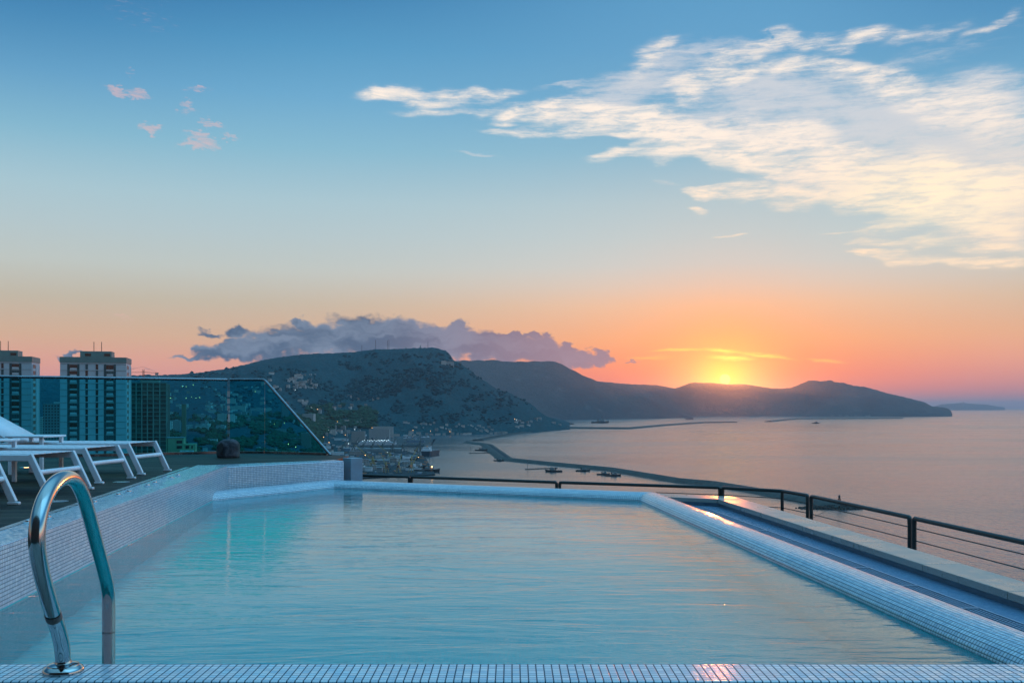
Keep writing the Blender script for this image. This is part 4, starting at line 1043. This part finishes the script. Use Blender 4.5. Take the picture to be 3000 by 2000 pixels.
for px, py in ((1512, 1238), (1520, 1236), (1530, 1239), (1545, 1240), (1556, 1236), (1580, 1228), (1570, 1230), (1515, 1252), (1528, 1250), (1548, 1247), (1622, 1240), (1640, 1245)):
    p = hit1(px, py, 4800)
    if p: put_house(p, rnd.choice([0, 1, 4]), rnd.uniform(-.5, .5), 'small pale house on the low point where the mountain meets the sea', 'houses on the low point', rnd.uniform(.8, 1.3))
# far towns at the foot of the headland: they read as one speckled mass
b = MB(); rn = random.Random(4)
for i in range(1500):
    px = rn.uniform(1700, 2560); sh = np.interp(px, [1700, 1900, 2359, 2560], [11900, 16150, 16520, 15400]); Y = sh + abs(rn.gauss(0, 420)) + 40
    hz_ = 2 + (Y - sh) * np.interp(px, [1700, 2560], [.03, .05]); w = rn.uniform(14, 44)
    b.box(((px - CX) / F * Y, Y, hz_), (w, 20, rn.uniform(10, 26)), rn.uniform(-.5, .5))
tag(b.build('far_town', material('far_town_walls', (.34, .31, .29), .9, var=.3, vscale=.01)), kind='stuff')
# scrub and woods on the town slope
def clumps(name, n, boxes, m, smin, smax, y0=900):
    V = []; Fc = []; r_ = random.Random(9); ico = bmesh.new(); bmesh.ops.create_icosphere(ico, subdivisions=1, radius=1); ico.verts.ensure_lookup_table()
    bv = [v.co.copy() for v in ico.verts]; bf = [[v.index for v in f_.verts] for f_ in ico.faces]; ico.free()
    k = 0
    while k < n:
        bx = r_.choice(boxes); px, py = r_.uniform(bx[0], bx[1]), r_.uniform(bx[2], bx[3])
        k += 1
        if float(fbm(px / 40, py / 16, 3, 77)) < -.02: continue
        p = hit1(px, py, y0)
        if p is None: continue
        s_ = r_.uniform(smin, smax) * max(.5, p.y / 2500); o_ = len(V)
        for q in bv:
            j = r_.uniform(.65, 1.25); V.append((p.x + q.x * s_ * j * 1.3, p.y + q.y * s_ * j * 1.3, p.z + s_ * .45 + q.z * s_ * j * .9))
        Fc += [[o_ + i for i in f_] for f_ in bf]
    me_ = bpy.data.meshes.new(name); me_.from_pydata(V, [], Fc); me_.materials.append(m); o = bpy.data.objects.new(name, me_); COL.objects.link(o); tag(o, kind='stuff')
M_WOOD = material('dark_foliage', (.020, .050, .026), .95, var=.5, vscale=.05, spec=.1)
clumps('woods', 4200, [(480, 980, 1215, 1330), (690, 960, 1225, 1320), (560, 960, 1240, 1335), (900, 1100, 1190, 1255)], M_WOOD, 3.5, 8)
clumps('scrub', 3800, [(560, 1300, 1075, 1200), (900, 1560, 1060, 1250), (1000, 1500, 1036, 1240)], material('dark_scrub', (.006, .044, .054), .95, var=.3, vscale=.03, spec=.1), 1.8, 4.2, 3500)

# ---- harbour ground, calm water, breakwaters
def seapt(px, py, h=0.0): return Vector(((px - CX) / (py - CY) * (CZ - h), (CZ - h) * F / (py - CY), h))
hb = [(1036, 1560), (1010, 1268), (1300, 1268), (1420, 1283), (1500, 1271), (1430, 1290), (1440, 1300), (1492, 1343), (1620, 1357), (1800, 1377), (2000, 1400), (2300, 1445), (2430, 1490), (2300, 1560)]
sheet('harbour_water', [seapt(*q).xy for q in hb], .35, M_HARB)
sheet('bay_water', [seapt(*q).xy for q in [(1600, 1232), (1660, 1250), (1840, 1251), (2000, 1240), (2150, 1234), (2250, 1231), (2330, 1223.5), (2600, 1223), (2500, 1212.5), (1900, 1213), (1700, 1221)]], .35, M_HARB)
M_ARM = material('rock_armour', (.045, .052, .046), .95, var=.45, vscale=.12, bump=.9, bscale=.25)
M_QUAY = material('quay_concrete', (.030, .045, .050), .9, var=.25, vscale=.02, spec=.08)
def mole(name, pts, wid, h, label, rough=2.0, wall=True):   # a rubble breakwater with a roadway and a parapet
    P = [Vector((*seapt(*q).xy, 0)) for q in pts]; Q = []
    for a, c_ in zip(P[:-1], P[1:]):
        n = max(2, int((c_ - a).length / 14))
        for i in range(n): Q.append(a.lerp(c_, i / n))
    Q.append(P[-1]); e = empty(name, tuple(Q[0])); tag(e, label, 'breakwater'); iv = Matrix.Translation(-Q[0])
    prof_ = [(-wid * .72, -1), (-wid * .5, h * .55), (-wid * .3, h * .6), (wid * .12, h * .6), (wid * .13, h), (wid * .30, h * 1.02), (wid * .55, h * .55), (wid * .85, -1)]
    b_ = MB(); r_ = random.Random(2); rows = []
    for i, p in enumerate(Q):
        d = (Q[min(i + 1, len(Q) - 1)] - Q[max(i - 1, 0)]).normalized(); n = Vector((d.y, -d.x, 0)); base = len(b_.v)
        for o_, hz2 in prof_:
            j = r_.uniform(-rough, rough) if (o_ > wid * .2 or o_ < -wid * .4) else 0
            q = p + n * (o_ + j * .8) + Vector((0, 0, hz2 + j * .3)); b_.v.append(tuple(q))
        rows.append(base)
    for a, c_ in zip(rows[:-1], rows[1:]):
        for k in range(len(prof_) - 1): b_.face([a + k, c_ + k, c_ + k + 1, a + k + 1])
    b_.face([rows[0] + k for k in range(len(prof_))]); b_.face([rows[-1] + k for k in range(len(prof_))][::-1])
    o = b_.build('rubble_body', M_ARM, e); o.matrix_parent_inverse = iv
    rd = MB()
    for i in range(len(Q) - 1):
        d = (Q[i + 1] - Q[i]).normalized(); n = Vector((d.y, -d.x, 0)); zz = Vector((0, 0, h * .6 + .12))
        rd.quad([Q[i] - n * wid * .28 + zz, Q[i] + n * wid * .11 + zz, Q[i + 1] + n * wid * .11 + zz, Q[i + 1] - n * wid * .28 + zz])
    o = rd.build('roadway', M_QUAY, e); o.matrix_parent_inverse = iv
    return e
mole('breakwater', [(1545, 1267), (1495, 1273), (1440, 1283), (1400, 1291)], 44, 7, 'short dark breakwater arm reaching out from the foot of the mountain')
mole('breakwater', [(1373, 1297), (1395, 1300), (1428, 1304), (1484, 1347), (1600, 1359), (1800, 1378), (2000, 1411), (2100, 1420), (2250, 1445), (2430, 1481), (2490, 1489)], 36, 8, 'long angled breakwater crossing the sea behind the railing')
mole('breakwater', [(1655, 1254), (1700, 1255), (1836, 1256), (1960, 1245), (2057, 1238.5), (2150, 1237)], 60, 12, 'distant low breakwater running right from the mountain tip', 1)
mole('breakwater', [(2250, 1235.5), (2290, 1231), (2330, 1227.5), (2500, 1226.5), (2640, 1226)], 60, 12, 'farthest thin breakwater below the dark headland', 1)
def jetty(p0, p1, label):
    a, c_ = seapt(*p0, 0), seapt(*p1, 0); e = empty('jetty', tuple(a)); tag(e, label, 'jetty'); iv = Matrix.Translation(-a)
    b_ = MB(); b_.bar(a + Vector((0, 0, 1.6)), c_ + Vector((0, 0, 1.6)), 5, 1.4)
    for i in range(9): q = a.lerp(c_, i / 8); b_.tube([q + Vector((0, 0, -2)), q + Vector((0, 0, 1.2))], .9, 7)
    o = b_.build('deck_and_piles', M_ARM, e); o.matrix_parent_inverse = iv
    q = a.lerp(c_, .06); o = MB().tube([q, q + Vector((0, 0, 20))], .45, 6).lathe([(1.0, 0), (1.0, 2.6), (.2, 3.2)], tuple(q + Vector((0, 0, 20))), 8).build('light_pole', M_RAIL, e); o.matrix_parent_inverse = iv
jetty((1374, 1328), (1437, 1327.5), 'thin dark jetty with a pole beneath the crane barge')
jetty((1540, 1375.5), (1632, 1371.5), 'thin dark jetty with a pole beside the moving boat')
# beacon at the end of the mole
bp = seapt(2459, 1489); bp.z = 0
e = empty('harbour_beacon', tuple(bp)); tag(e, 'small dark lattice harbour beacon on the rocky end of the breakwater', 'beacon')
b = MB()
for s in (-1, 1):
    for q in (-1, 1): b.bar((s * 2.0, q * 2.0, 3), (s * .9, q * .9, 15), .5, .5)
for k in range(3): zz = 5 + k * 3.5; b.bar((-1.8, -1.8, zz), (1.5, -1.5, zz + 3), .25, .25); b.bar((1.8, -1.8, zz), (-1.5, -1.5, zz + 3), .25, .25)
b.build('lattice_legs', M_DARK, e); MB().box((0, 0, 13.5), (4.4, 4.4, .6)).build('gallery', M_DARK, e)
MB().lathe([(1.5, 15), (1.6, 18.5), (.9, 19.4), (.25, 20.6), (0, 21.4)], n=10).build('lantern', M_DARK, e)
b = MB(); rk_ = random.Random(8)
for i in range(260):
    a = rk_.uniform(0, 6.28); r_ = rk_.uniform(0, 1) ** .6; s = rk_.uniform(1.6, 4.4)
    b.box((bp.x - 12 + math.cos(a) * r_ * 52, bp.y + math.sin(a) * r_ * 22, (1 - r_) * 4.5), (s, s, s * .8), rk_.uniform(0, 3), .6)
tag(b.build('rocks', M_ARM), kind='stuff')

# ---- quays
def quay(name, px_pts, h=3.0):
    tag(MB().prism([seapt(*q).xy for q in px_pts], -3, h).build(name, M_QUAY), kind='structure')
quay('quay', [(1275, 1392), (700, 1420), (700, 1324), (1190, 1322), (1245, 1340)])
quay('quay', [(1000, 1314), (1000, 1306), (1244, 1304), (1244, 1307.5)])
quay('quay', [(900, 1300), (1075, 1300), (1075, 1279), (900, 1279)], 2.0)

# ---- portal cranes
M_CRG = material('green_crane_paint', (.050, .085, .085), .6, var=.2, vscale=.4)
M_CRY = material('yellow_crane_paint', (.34, .26, .10), .6, var=.2, vscale=.4)
M_ORG = material('orange_cab', (.42, .20, .11), .6, var=.1, vscale=.4)
def crane_proto(paint, cabm, mast_h, jib_l, jib_a, cabsz):
    e = empty('harbour_crane'); b = MB()
    for sx in (-1, 1):
        for sy in (-1, 1): MB().bar((sx * 5, sy * 4.5, 0), (sx * 3.2, sy * 3, 11), 1.0, 1.0).build('leg', paint, e)
    b.box((0, 0, 11.4), (8, 7.5, 1.4)); b.build('portal_beam', paint, e)
    m = MB(); m.lathe([(2.0, 12.1), (1.7, 15), (1.3, mast_h)], n=10); m.bar((-5, 0, 16.6), (1, 0, mast_h), .7, .7); m.build('mast', paint, e)
    MB().box((-2.8, 0, 15.6), (cabsz, cabsz * .8, cabsz * .75)).build('cab', cabm, e)
    MB().box((-6.6, 0, 15), (3, 4, 3)).build('counterweight', M_DARK, e)
    a = Vector((1.5, 0, 16)); q = a + Vector((math.cos(jib_a) * jib_l, 0, math.sin(jib_a) * jib_l)); j = MB(); up = Vector((-math.sin(jib_a), 0, math.cos(jib_a)))
    for s in (-1, 1): j.bar(a + Vector((0, s * 1.0, 0)), q + Vector((0, s * .25, 0)), .5, .5)
    j.bar(a + up * 2.2, q + up * .3, .5, .5)
    for k in range(10):
        t0, t1 = k / 10, (k + 1) / 10; j.bar(a.lerp(q, t0) + Vector((0, 1 - .75 * t0, 0)), a.lerp(q, t1) + up * (2.2 - 1.9 * t1), .25, .25)
    j.build('jib', paint, e)
    MB().tube([Vector((0, 0, mast_h)), q], .14, 5).build('stay_cable', M_DARK, e)
    MB().tube([q, q - Vector((0, 0, q.z * .45))], .12, 5).build('hoist_rope', M_DARK, e)
    return e
cp1 = crane_proto(M_CRG, M_CRG, 24, 30, R(62), 4.5); cp2 = crane_proto(M_CRY, M_ORG, 26, 36, R(50), 6.6); cp3 = crane_proto(M_CRY, M_CRY, 24, 46, R(40), 4.5)
def put_crane(pr, px, py, rz, label, grp, sc=1.0, first=[]):
    o = copy_tree(pr) if pr in first else pr
    if pr not in first: first.append(pr)
    p = seapt(px, py); o.location = (p.x, p.y, 3.0); o.rotation_euler = (0, 0, rz); o.scale = (sc,) * 3; tag(o, label, 'crane', grp)
GR = 'harbour cranes on the quays'
for i, (px, py, rz) in enumerate([(1036, 1326, .4), (1064, 1325, .5), (1092, 1325, 1.0), (1121, 1325, .3), (1150, 1326, .8), (1180, 1327, .2), (1004, 1330, .7), (972, 1329, 2.4)]):
    put_crane(cp1, px, py, rz, 'dark green portal crane in the row along the warehouse quay below the ferry', GR, 1.15)
for px, py, rz, L in ((1131, 1388, 2.2, 'portal crane with a square orange cab, leftmost of the three with such cabs'), (1168, 1388, 1.4, 'portal crane with a square orange cab, middle of the three with such cabs'), (1205, 1387, .9, 'portal crane with a square orange cab, nearest the moored tug')):
    put_crane(cp2, px, py, rz, L, GR, .95)
put_crane(cp3, 1092, 1376, 2.9, 'yellow lattice crane whose long boom slants down over the sheds', GR, 1.25)
put_crane(cp3, 1142, 1352, 2.95, 'yellow lattice crane with a nearly level boom behind the orange cabs', GR, 1.0)
put_crane(cp1, 1222, 1340, .9, 'dark crane pair leaning beside the moored cargo ship', GR, 1.3)
put_crane(cp3, 1206, 1362, 1.2, 'yellow crane standing among the ships left of the tug', GR, .9)
# ---- sheds
def shed(px, py, w, d_, h, m, rz, label, rm=None):
    p = seapt(px, py); e = empty('warehouse', (p.x, p.y, 2.5), rz); tag(e, label, 'warehouse')
    MB().box((0, 0, h / 2), (w, d_, h)).build('wall', m, e)
    r = MB(); hw, hd = w / 2 + .5, d_ / 2 + .5
    r.v += [(-hw, -hd, h), (hw, -hd, h), (hw, hd, h), (-hw, hd, h), (-hw, 0, h + d_ * .16), (hw, 0, h + d_ * .16)]
    for f_ in ((0, 1, 5, 4), (2, 3, 4, 5), (1, 2, 5), (3, 0, 4), (3, 2, 1, 0)): r.face(list(f_))
    r.build('roof', rm or M_ROOFG, e)
M_SHW = material('white_cladding', (.52, .55, .56), .6, var=.12, vscale=.1); M_SHG = material('grey_cladding', (.17, .21, .22), .6, var=.15, vscale=.1); M_SHB = material('blue_cladding', (.10, .17, .24), .6, var=.15, vscale=.1)
shed(1112, 1325, 150, 22, 10, M_SHG, 0, 'long grey warehouse on the quay under the ferry')
shed(1096, 1359, 80, 18, 8, M_SHG, 0, 'grey warehouse between the green cranes and the white office')
shed(1079.5, 1383, 17, 10, 9, M_SHW, 0, 'white port office box right of the grey metal box')
shed(1112, 1387, 12, 12, 12, M_SHG, 0, 'square grey shed beside the white port office')
shed(1099, 1379, 7, 6, 7, M_SHW, .2, 'small white hut between port office and grey shed')
shed(985, 1336, 46, 16, 9, M_SHW, .1, 'white shed left of the crane row, close above the grey metal box')
shed(1010, 1322, 38, 14, 8, M_SHB, 0, 'blue shed at the left end of the crane row')
shed(950, 1318, 50, 18, 9, M_SHW, .15, 'white shed just right of the slanting handrail')
shed(1160, 1345, 46, 14, 6, M_SHW, 0, 'white shed behind the middle orange cab')
shed(1205, 1347, 30, 14, 9, M_SHB, .1, 'blue shed beside the ships on the near quay')
shed(1046, 1296, 40, 16, 9, M_SHB, 0, 'blue shed at the stern of the ferry')
shed(1000, 1292, 60, 16, 8, M_SHW, 0, 'long white shed far left of the ferry')
shed(1195, 1272, 60, 20, 9, M_SHG, 0, 'grey shed on the far shore behind the bow of the ferry')
# ---- stacked freight on the quays
CB = [MB().box((0, 0, 1.3), (12, 2.5, 2.6)).box((0, 0, 2.64), (11.6, 2.2, .1)).build('shipping_container', m) for m in (M_SHB, M_SHG, M_SHW, M_ORG, M_CRG)]
seen = set()
for i in range(170):
    px, py = rnd.uniform(945, 1255), rnd.choice([rnd.uniform(1342, 1390), rnd.uniform(1342, 1390), rnd.uniform(1325, 1338)])
    k = rnd.choice([0, 1, 1, 2, 3, 4]); o = CB[k] if k not in seen else CB[k].copy()
    if k in seen: COL.objects.link(o)
    seen.add(k); p = seapt(px, py, 3.0); o.location = (p.x, p.y, 3.0 ); o.rotation_euler = (0, 0, rnd.choice([0, .3, 1.57]) + rnd.uniform(-.1, .1)); o.scale = (.95,) * 3
    tag(o, 'shipping container among the clutter of freight on the dark port quays', 'container', 'containers on the port quays')
# small port buildings packed between the sheds
PB = []
for w, dd, h, m in ((14, 9, 8, M_FWHITE), (22, 10, 6, M_SHW), (10, 10, 13, M_FPALE), (28, 12, 9, M_FPALE)):
    o = MB().box((0, 0, h / 2), (w, dd, h)).build('port_building', m); MB().box((0, 0, h + .3), (w + .5, dd + .5, .6)).box((w * .2, 0, h + 1.4), (w * .25, dd * .4, 1.8)).build('roof', M_ROOFG, o); PB.append(o)
pu = set()
for i in range(64):
    if i % 3 == 0: px, py = rnd.uniform(1020, 1195), rnd.uniform(1268, 1277)
    elif i % 3 == 1: px, py = rnd.uniform(945, 1045), rnd.uniform(1284, 1336)
    else: px, py = rnd.uniform(1050, 1235), rnd.uniform(1340, 1380)
    k = rnd.randrange(4); o = copy_tree(PB[k]) if k in pu else PB[k]; pu.add(k)
    p = seapt(px, py, 2.5); o.location = (p.x, p.y, 2.0); o.rotation_euler = (0, 0, rnd.uniform(-.4, .4)); o.scale = (rnd.uniform(.8, 1.3),) * 3
    tag(o, 'small pale building packed among the sheds and cranes of the port', 'building', 'small port buildings')
# ---- ships
def hull(L, W, H, m, sheer=.12, nm='hull', parent=None, bow=.28):
    b = MB(); n = 18; rows = []
    for i in range(n + 1):
        t_2 = i / n; x = -L / 2 + L * t_2
        k = 1 if t_2 < 1 - bow else max(.02, 1 - ((t_2 - 1 + bow) / bow) ** 2.0); k *= min(1, .86 + t_2 * 1.2)
        zt = H * (1 + sheer * max(0, (t_2 - .6) / .4) ** 1.6); rows.append(len(b.v)); xb = x - (L * .03 if t_2 > .9 else 0)
        b.v += [(xb, -W / 2 * k * .82, -1.5), (x, -W / 2 * k, zt), (x, W / 2 * k, zt), (xb, W / 2 * k * .82, -1.5)]
    for a, c_ in zip(rows[:-1], rows[1:]):
        for k in range(3): b.face([a + k, c_ + k, c_ + k + 1, a + k + 1], None, True)
    b.face([rows[0] + k for k in range(4)]); b.face([rows[-1] + k for k in range(4)][::-1])
    return b.build(nm, m, parent, sharp=30)
M_HBLUE = material('dark_blue_hull', (.018, .035, .055), .45, var=.2, vscale=.08); M_HWHITE = material('white_ship_paint', (.62, .66, .69), .45, var=.08, vscale=.08); M_HBLK = material('black_hull', (.014, .018, .020), .5, var=.2, vscale=.2); M_HGRN = material('rusty_green_hull', (.035, .050, .045), .6, var=.3, vscale=.2)
def ferry():
    p = seapt(1107, 1304); e = empty('ferry', (p.x, p.y, .3), R(2)); tag(e, 'long white passenger ferry with lit decks moored in the harbour', 'ferry'); L = 150
    hull(L, 23, 9, M_HWHITE, .25, parent=e, bow=.2)
    for k, (x0, x1, w) in enumerate([(-70, 56, 22), (-66, 50, 21), (-40, 46, 20), (2, 44, 18)]):
        d = MB().box(((x0 + x1) / 2, 0, 10.6 + k * 3.1), (x1 - x0, w, 2.9)).build('deck_house', M_HWHITE, e)
        s = MB()
        for q in range(int((x1 - x0) / 5)): s.box((x0 + 4 + q * 5, -w / 2 - .05, 10.8 + k * 3.1), (2.4, .2, 1.1))
        s.build('window_row', M_WIN2, d)
    MB().box((-22, 0, 24.5), (9, 7, 9), taper=.8).build('funnel', M_HBLUE, e)
    MB().tube([(30, 0, 22), (30, 0, 32)], .4, 6).build('mast', M_HWHITE, e)
    MB().bar((66, 0, 11), (72, 0, 19), 1.2, 2).build('bow_crane', M_HWHITE, e)
    MB().box((0, -11.3, 8.2), (128, .3, .8)).build('blue_stripe', M_HBLUE, e)
    for q in range(16): MB().lathe([(0, -.9), (.9, 0), (0, .9)], (-58 + q * 6.6 + rnd.uniform(-1, 1), -11, 17.4 + 3 * (q % 2)), 6).build('deck_lamp', M_LAMPC, e)
ferry()
def cargo():
    p = seapt(1260, 1336); e = empty('cargo_ship', (p.x, p.y + 60, .3), R(78)); tag(e, 'dark blue cargo ship seen from astern with raised deck cranes', 'cargo ship')
    hull(130, 33, 15, M_HBLUE, .1, parent=e)
    MB().box((-56, 0, 17.5), (14, 30, 5)).build('poop_deck', M_HWHITE, e)
    h = MB().box((-54, 0, 23.5), (11, 22, 7)).build('bridge', M_HWHITE, e); s = MB()
    for q in range(6): s.box((-59.6, -8 + q * 3.2, 25), (.2, 1.8, 1.4))
    s.build('window_row', M_WIN, h); MB().box((-48, 0, 29), (5, 6, 5), taper=.8).build('funnel', M_ORG, e)
    for x, y in ((-30, -4), (5, 3)):
        MB().lathe([(1.6, 15), (1.4, 30)], (x, y, 0), 8).build('crane_post', M_HWHITE, e)
        MB().bar((x, y, 28), (x - 8, y - 16, 52), .9, .9).build('derrick', M_HBLUE, e); MB().bar((x + 2, y, 28), (x - 4, y - 12, 50), .7, .7).build('derrick', M_HBLUE, e)
    for x in (-15, 22): MB().box((x, 0, 16), (20, 22, 3)).build('hatch', M_SHG, e)
cargo()
def tug(px, py, L, rz, label, hm=M_HBLK, name='tugboat', cat='tugboat', lamp=False):
    p = seapt(px, py); e = empty(name, (p.x, p.y, .3), rz); tag(e, label, cat); W = L * .3
    hull(L, W, L * .085, hm, .6, parent=e)
    w = MB().box((L * .08, 0, L * .13), (L * .3, W * .62, L * .10)).build('wheelhouse', M_HWHITE if hm != M_HBLK else M_SHG, e)
    MB().box((L * .12, 0, L * .215), (L * .15, W * .5, L * .07)).build('bridge', M_SHG, w)
    MB().box((-L * .12, 0, L * .17), (L * .07, L * .07, L * .14), taper=.85).build('funnel', M_DARK, e)
    MB().tube([(L * .1, 0, L * .2), (L * .1, 0, L * .5)], L * .008, 5).build('mast', M_RAIL, e)
    if lamp: MB().lathe([(0, -2), (2, 0), (0, 2)], (L * .22, -W * .4, L * .2), 8).build('deck_lamp', M_LAMPW, e)
tug(1252, 1382, 62, R(-14), 'dark work ship with an orange deck lamp at the end of the near quay', lamp=True, name='work_ship', cat='ship')
tug(1215, 1372, 58, R(12), 'dark green ship moored behind the work ship on the near quay', M_HGRN, 'coaster', 'ship')
tug(1185, 1351, 74, R(4), 'blue and white coaster moored among the quay cranes', M_HBLUE, 'coaster', 'ship')
tug(1410, 1319.5, 44, R(5), 'dark barge carrying a lattice crane tied to the angled breakwater', M_HBLK, 'crane_barge', 'barge')
tug(1426, 1323.5, 20, R(0), 'small dark workboat tied beside the crane barge')
tug(1462, 1350, 30, R(-20), 'dark tugboat tied at the bend of the breakwater')
tug(1622, 1381.5, 40, R(176), 'dark moving boat trailing ripples in the calm harbour', name='motor_boat', cat='boat')
tug(1768, 1390.5, 30, R(-10), 'dark tugboat under the long breakwater, left of a pair')
tug(1797, 1394, 34, R(-8), 'dark tugboat under the long breakwater, right of a pair')
tug(1708, 1380, 34, R(-8), 'low dark lighter moored against the long breakwater', name='lighter', cat='boat')
tug(1758, 1239, 165, R(-4), 'large dark ship silhouette in the bay behind the mountain tip', name='anchored_ship', cat='ship')
tug(1672, 1243, 60, R(4), 'dark trawler by the shore at the mountain tip', name='trawler', cat='boat')
tug(2390, 1240, 70, R(3), 'low dark boat far out on open sea below the headland', name='distant_boat', cat='boat')
for i, (px, py) in enumerate([(1060, 1300), (1188, 1284), (1196, 1283), (1240, 1281), (1252, 1280), (1216, 1284)]):
    tug(px, py, 24, R(10 * i), 'small pale fishing boat moored along the far harbour shore', M_HWHITE, 'fishing_boat', 'boat')
for o in list(COL.objects):
    if o.name.startswith('fishing_boat'): o['group'] = 'fishing boats along the far shore'
p = seapt(1218, 1300)
e = empty('loading_gantry', (p.x, p.y, 1)); tag(e, 'long blue loading gantry spanning between the ferry and the cargo ship', 'gantry')
MB().box((0, 0, 9), (72, 8, 9)).build('gantry_body', M_SHB, e)
MB().bar((-42, 0, 22), (36, 0, 25), 1.4, 2.4).build('conveyor', M_SHB, e)
for x in (-34, -10, 14, 33): MB().bar((x, 0, -3), (x, 0, 24), 1.4, 1.4).build('leg', M_SHG, e)
p = seapt(1231, 1322); e = empty('signal_tower', (p.x, p.y, 1)); tag(e, 'tall dark signal tower beside the blue cargo ship', 'tower')
MB().box((0, 0, 15), (5, 5, 30), taper=.6).build('shaft', M_CRG, e); MB().box((0, 0, 33), (6, 6, 5)).build('cabin', M_CRG, e); MB().tube([(0, 0, 35), (0, 0, 58)], .5, 6).build('mast', M_CRG, e)

# ---- masts and fort on the summit
for i, (px, h, L) in enumerate([(1060, 42, 'thin mast at the left end of the flat summit'), (1100, 66, 'thin tall mast standing alone on the flat summit'), (1135.5, 70, 'left one of the close pair of summit masts'), (1139.5, 74, 'right one of the close pair of summit masts'), (1253.6, 52, 'thin mast right of the summit building')]):
    Y = 6870; zt = max(float(terr1(px, y_)) for y_ in (6800, 6850, 6900)); x = (px - CX) / F * Y
    b = MB()
    for k in range(3): a = k * 2.1; b.bar((x + 2.2 * math.cos(a), Y + 2.2 * math.sin(a), zt - 12), (x + .6 * math.cos(a), Y + .6 * math.sin(a), zt + h), .9, .9)
    for k in range(8): zz = zt - 4 + k * (h + 4) / 8; b.bar((x - 1.6, Y - 1, zz), (x + 1.6, Y - 1, zz + 4), .5, .5)
    tag(b.build('radio_mast', M_RAIL), L, 'radio mast', 'radio masts on the summit')
def fort(px, w, h, label, tower_h=0):
    Y = 6830; zt = float(terr1(px, Y)); e = empty('summit_building', ((px - CX) / F * Y, Y, zt - 8)); tag(e, label, 'building')
    MB().box((0, 0, 4 + h / 2), (w, 16, h + 8)).build('wall', M_CONC, e)
    if tower_h: MB().box((0, 0, 8 + h + tower_h / 2), (w * .55, 8, tower_h)).build('tower', M_CONC, e)
fort(1232, 14, 10, 'square tower building on the highest part of the summit', 12); fort(1190, 12, 7, 'small building on the flat summit left of the tower'); fort(1275, 26, 5, 'low wide building at the right end of the summit')
p = hit1(1318, 1069, 4000)
if p: put_house(p, 4, .2, 'old fort walls on the cliff edge below the summit', 'summit cliff walls', 2.2); put_house(hit1(1300, 1067, 4000), 3, .1, 'old fort walls on the cliff edge below the summit', 'summit cliff walls', 1.6)
lp = far(2822, 50000, 40); e = empty('lighthouse', tuple(lp)); tag(e, 'tiny lighthouse on the low island at the horizon', 'lighthouse')
MB().tube([(0, 0, 0), (0, 0, 330)], [45, 26], 8).build('shaft', M_CONC, e); MB().lathe([(34, 320), (34, 360), (0, 390)], n=8).build('lantern', M_DARK, e)

# ---- lit street and quay lamps at dusk
def lamp(p, warm, label, grp, h, s, first={}):
    k = ('w' if warm else 'c')
    if k not in first:
        o = MB().tube([(0, 0, -2), (0, 0, h)], .18, 5).build('street_lamp', M_RAIL)
        MB().lathe([(0, -.55), (.6, -.1), (.45, .35), (0, .5)], (0, 0, h + .3), 8).build('lamp_head', M_LAMPW if warm else M_LAMPC, o); first[k] = o
    else: o = copy_tree(first[k])
    o.location = p; o.scale = (s,) * 3; tag(o, label, 'street lamp', grp)
LT = [(488, 1176), (500, 1176), (545, 1176), (561, 1174), (574, 1176), (585, 1174), (536, 1141), (545, 1142), (566, 1139), (534, 1142), (748, 1158), (684, 1239), (792, 1256), (803, 1253), (833, 1250), (845, 1314), (907, 1311), (866, 1322), (865, 1151)]
for px, py in LT:
    p = hit1(px, py, 700)
    if p: lamp(p, (px + py) % 3 > 0, 'tiny lit street lamp in the town behind the tinted glass', 'street lamps in the town', 8, .7 + p.y / 3800)
for px, py in [(913, 1203), (930, 1208), (999, 1212), (926, 1257), (931, 1258), (1090, 1265), (1094, 1266), (988, 1244), (1039, 1269), (1087, 1278), (1091, 1279), (1031, 1295), (964, 1307), (1056, 1295), (1135, 1337), (963, 1270), (980, 1268), (1508, 1237), (1513, 1239), (1021, 1310), (948, 1290), (1012, 1283), (1070, 1346), (1158, 1349), (1189, 1362), (1101, 1352), (1226, 1352), (955, 1330), (1150, 1272), (1210, 1270), (1262, 1272), (1318, 1273)]:
    p = hit1(px, py, 2000) or seapt(px, py, 3)
    lamp(p, px % 2 == 0, 'tiny lit lamp in the port or at the foot of the mountain', 'lamps of the port', 9, 1.0 + p.y / 5200)
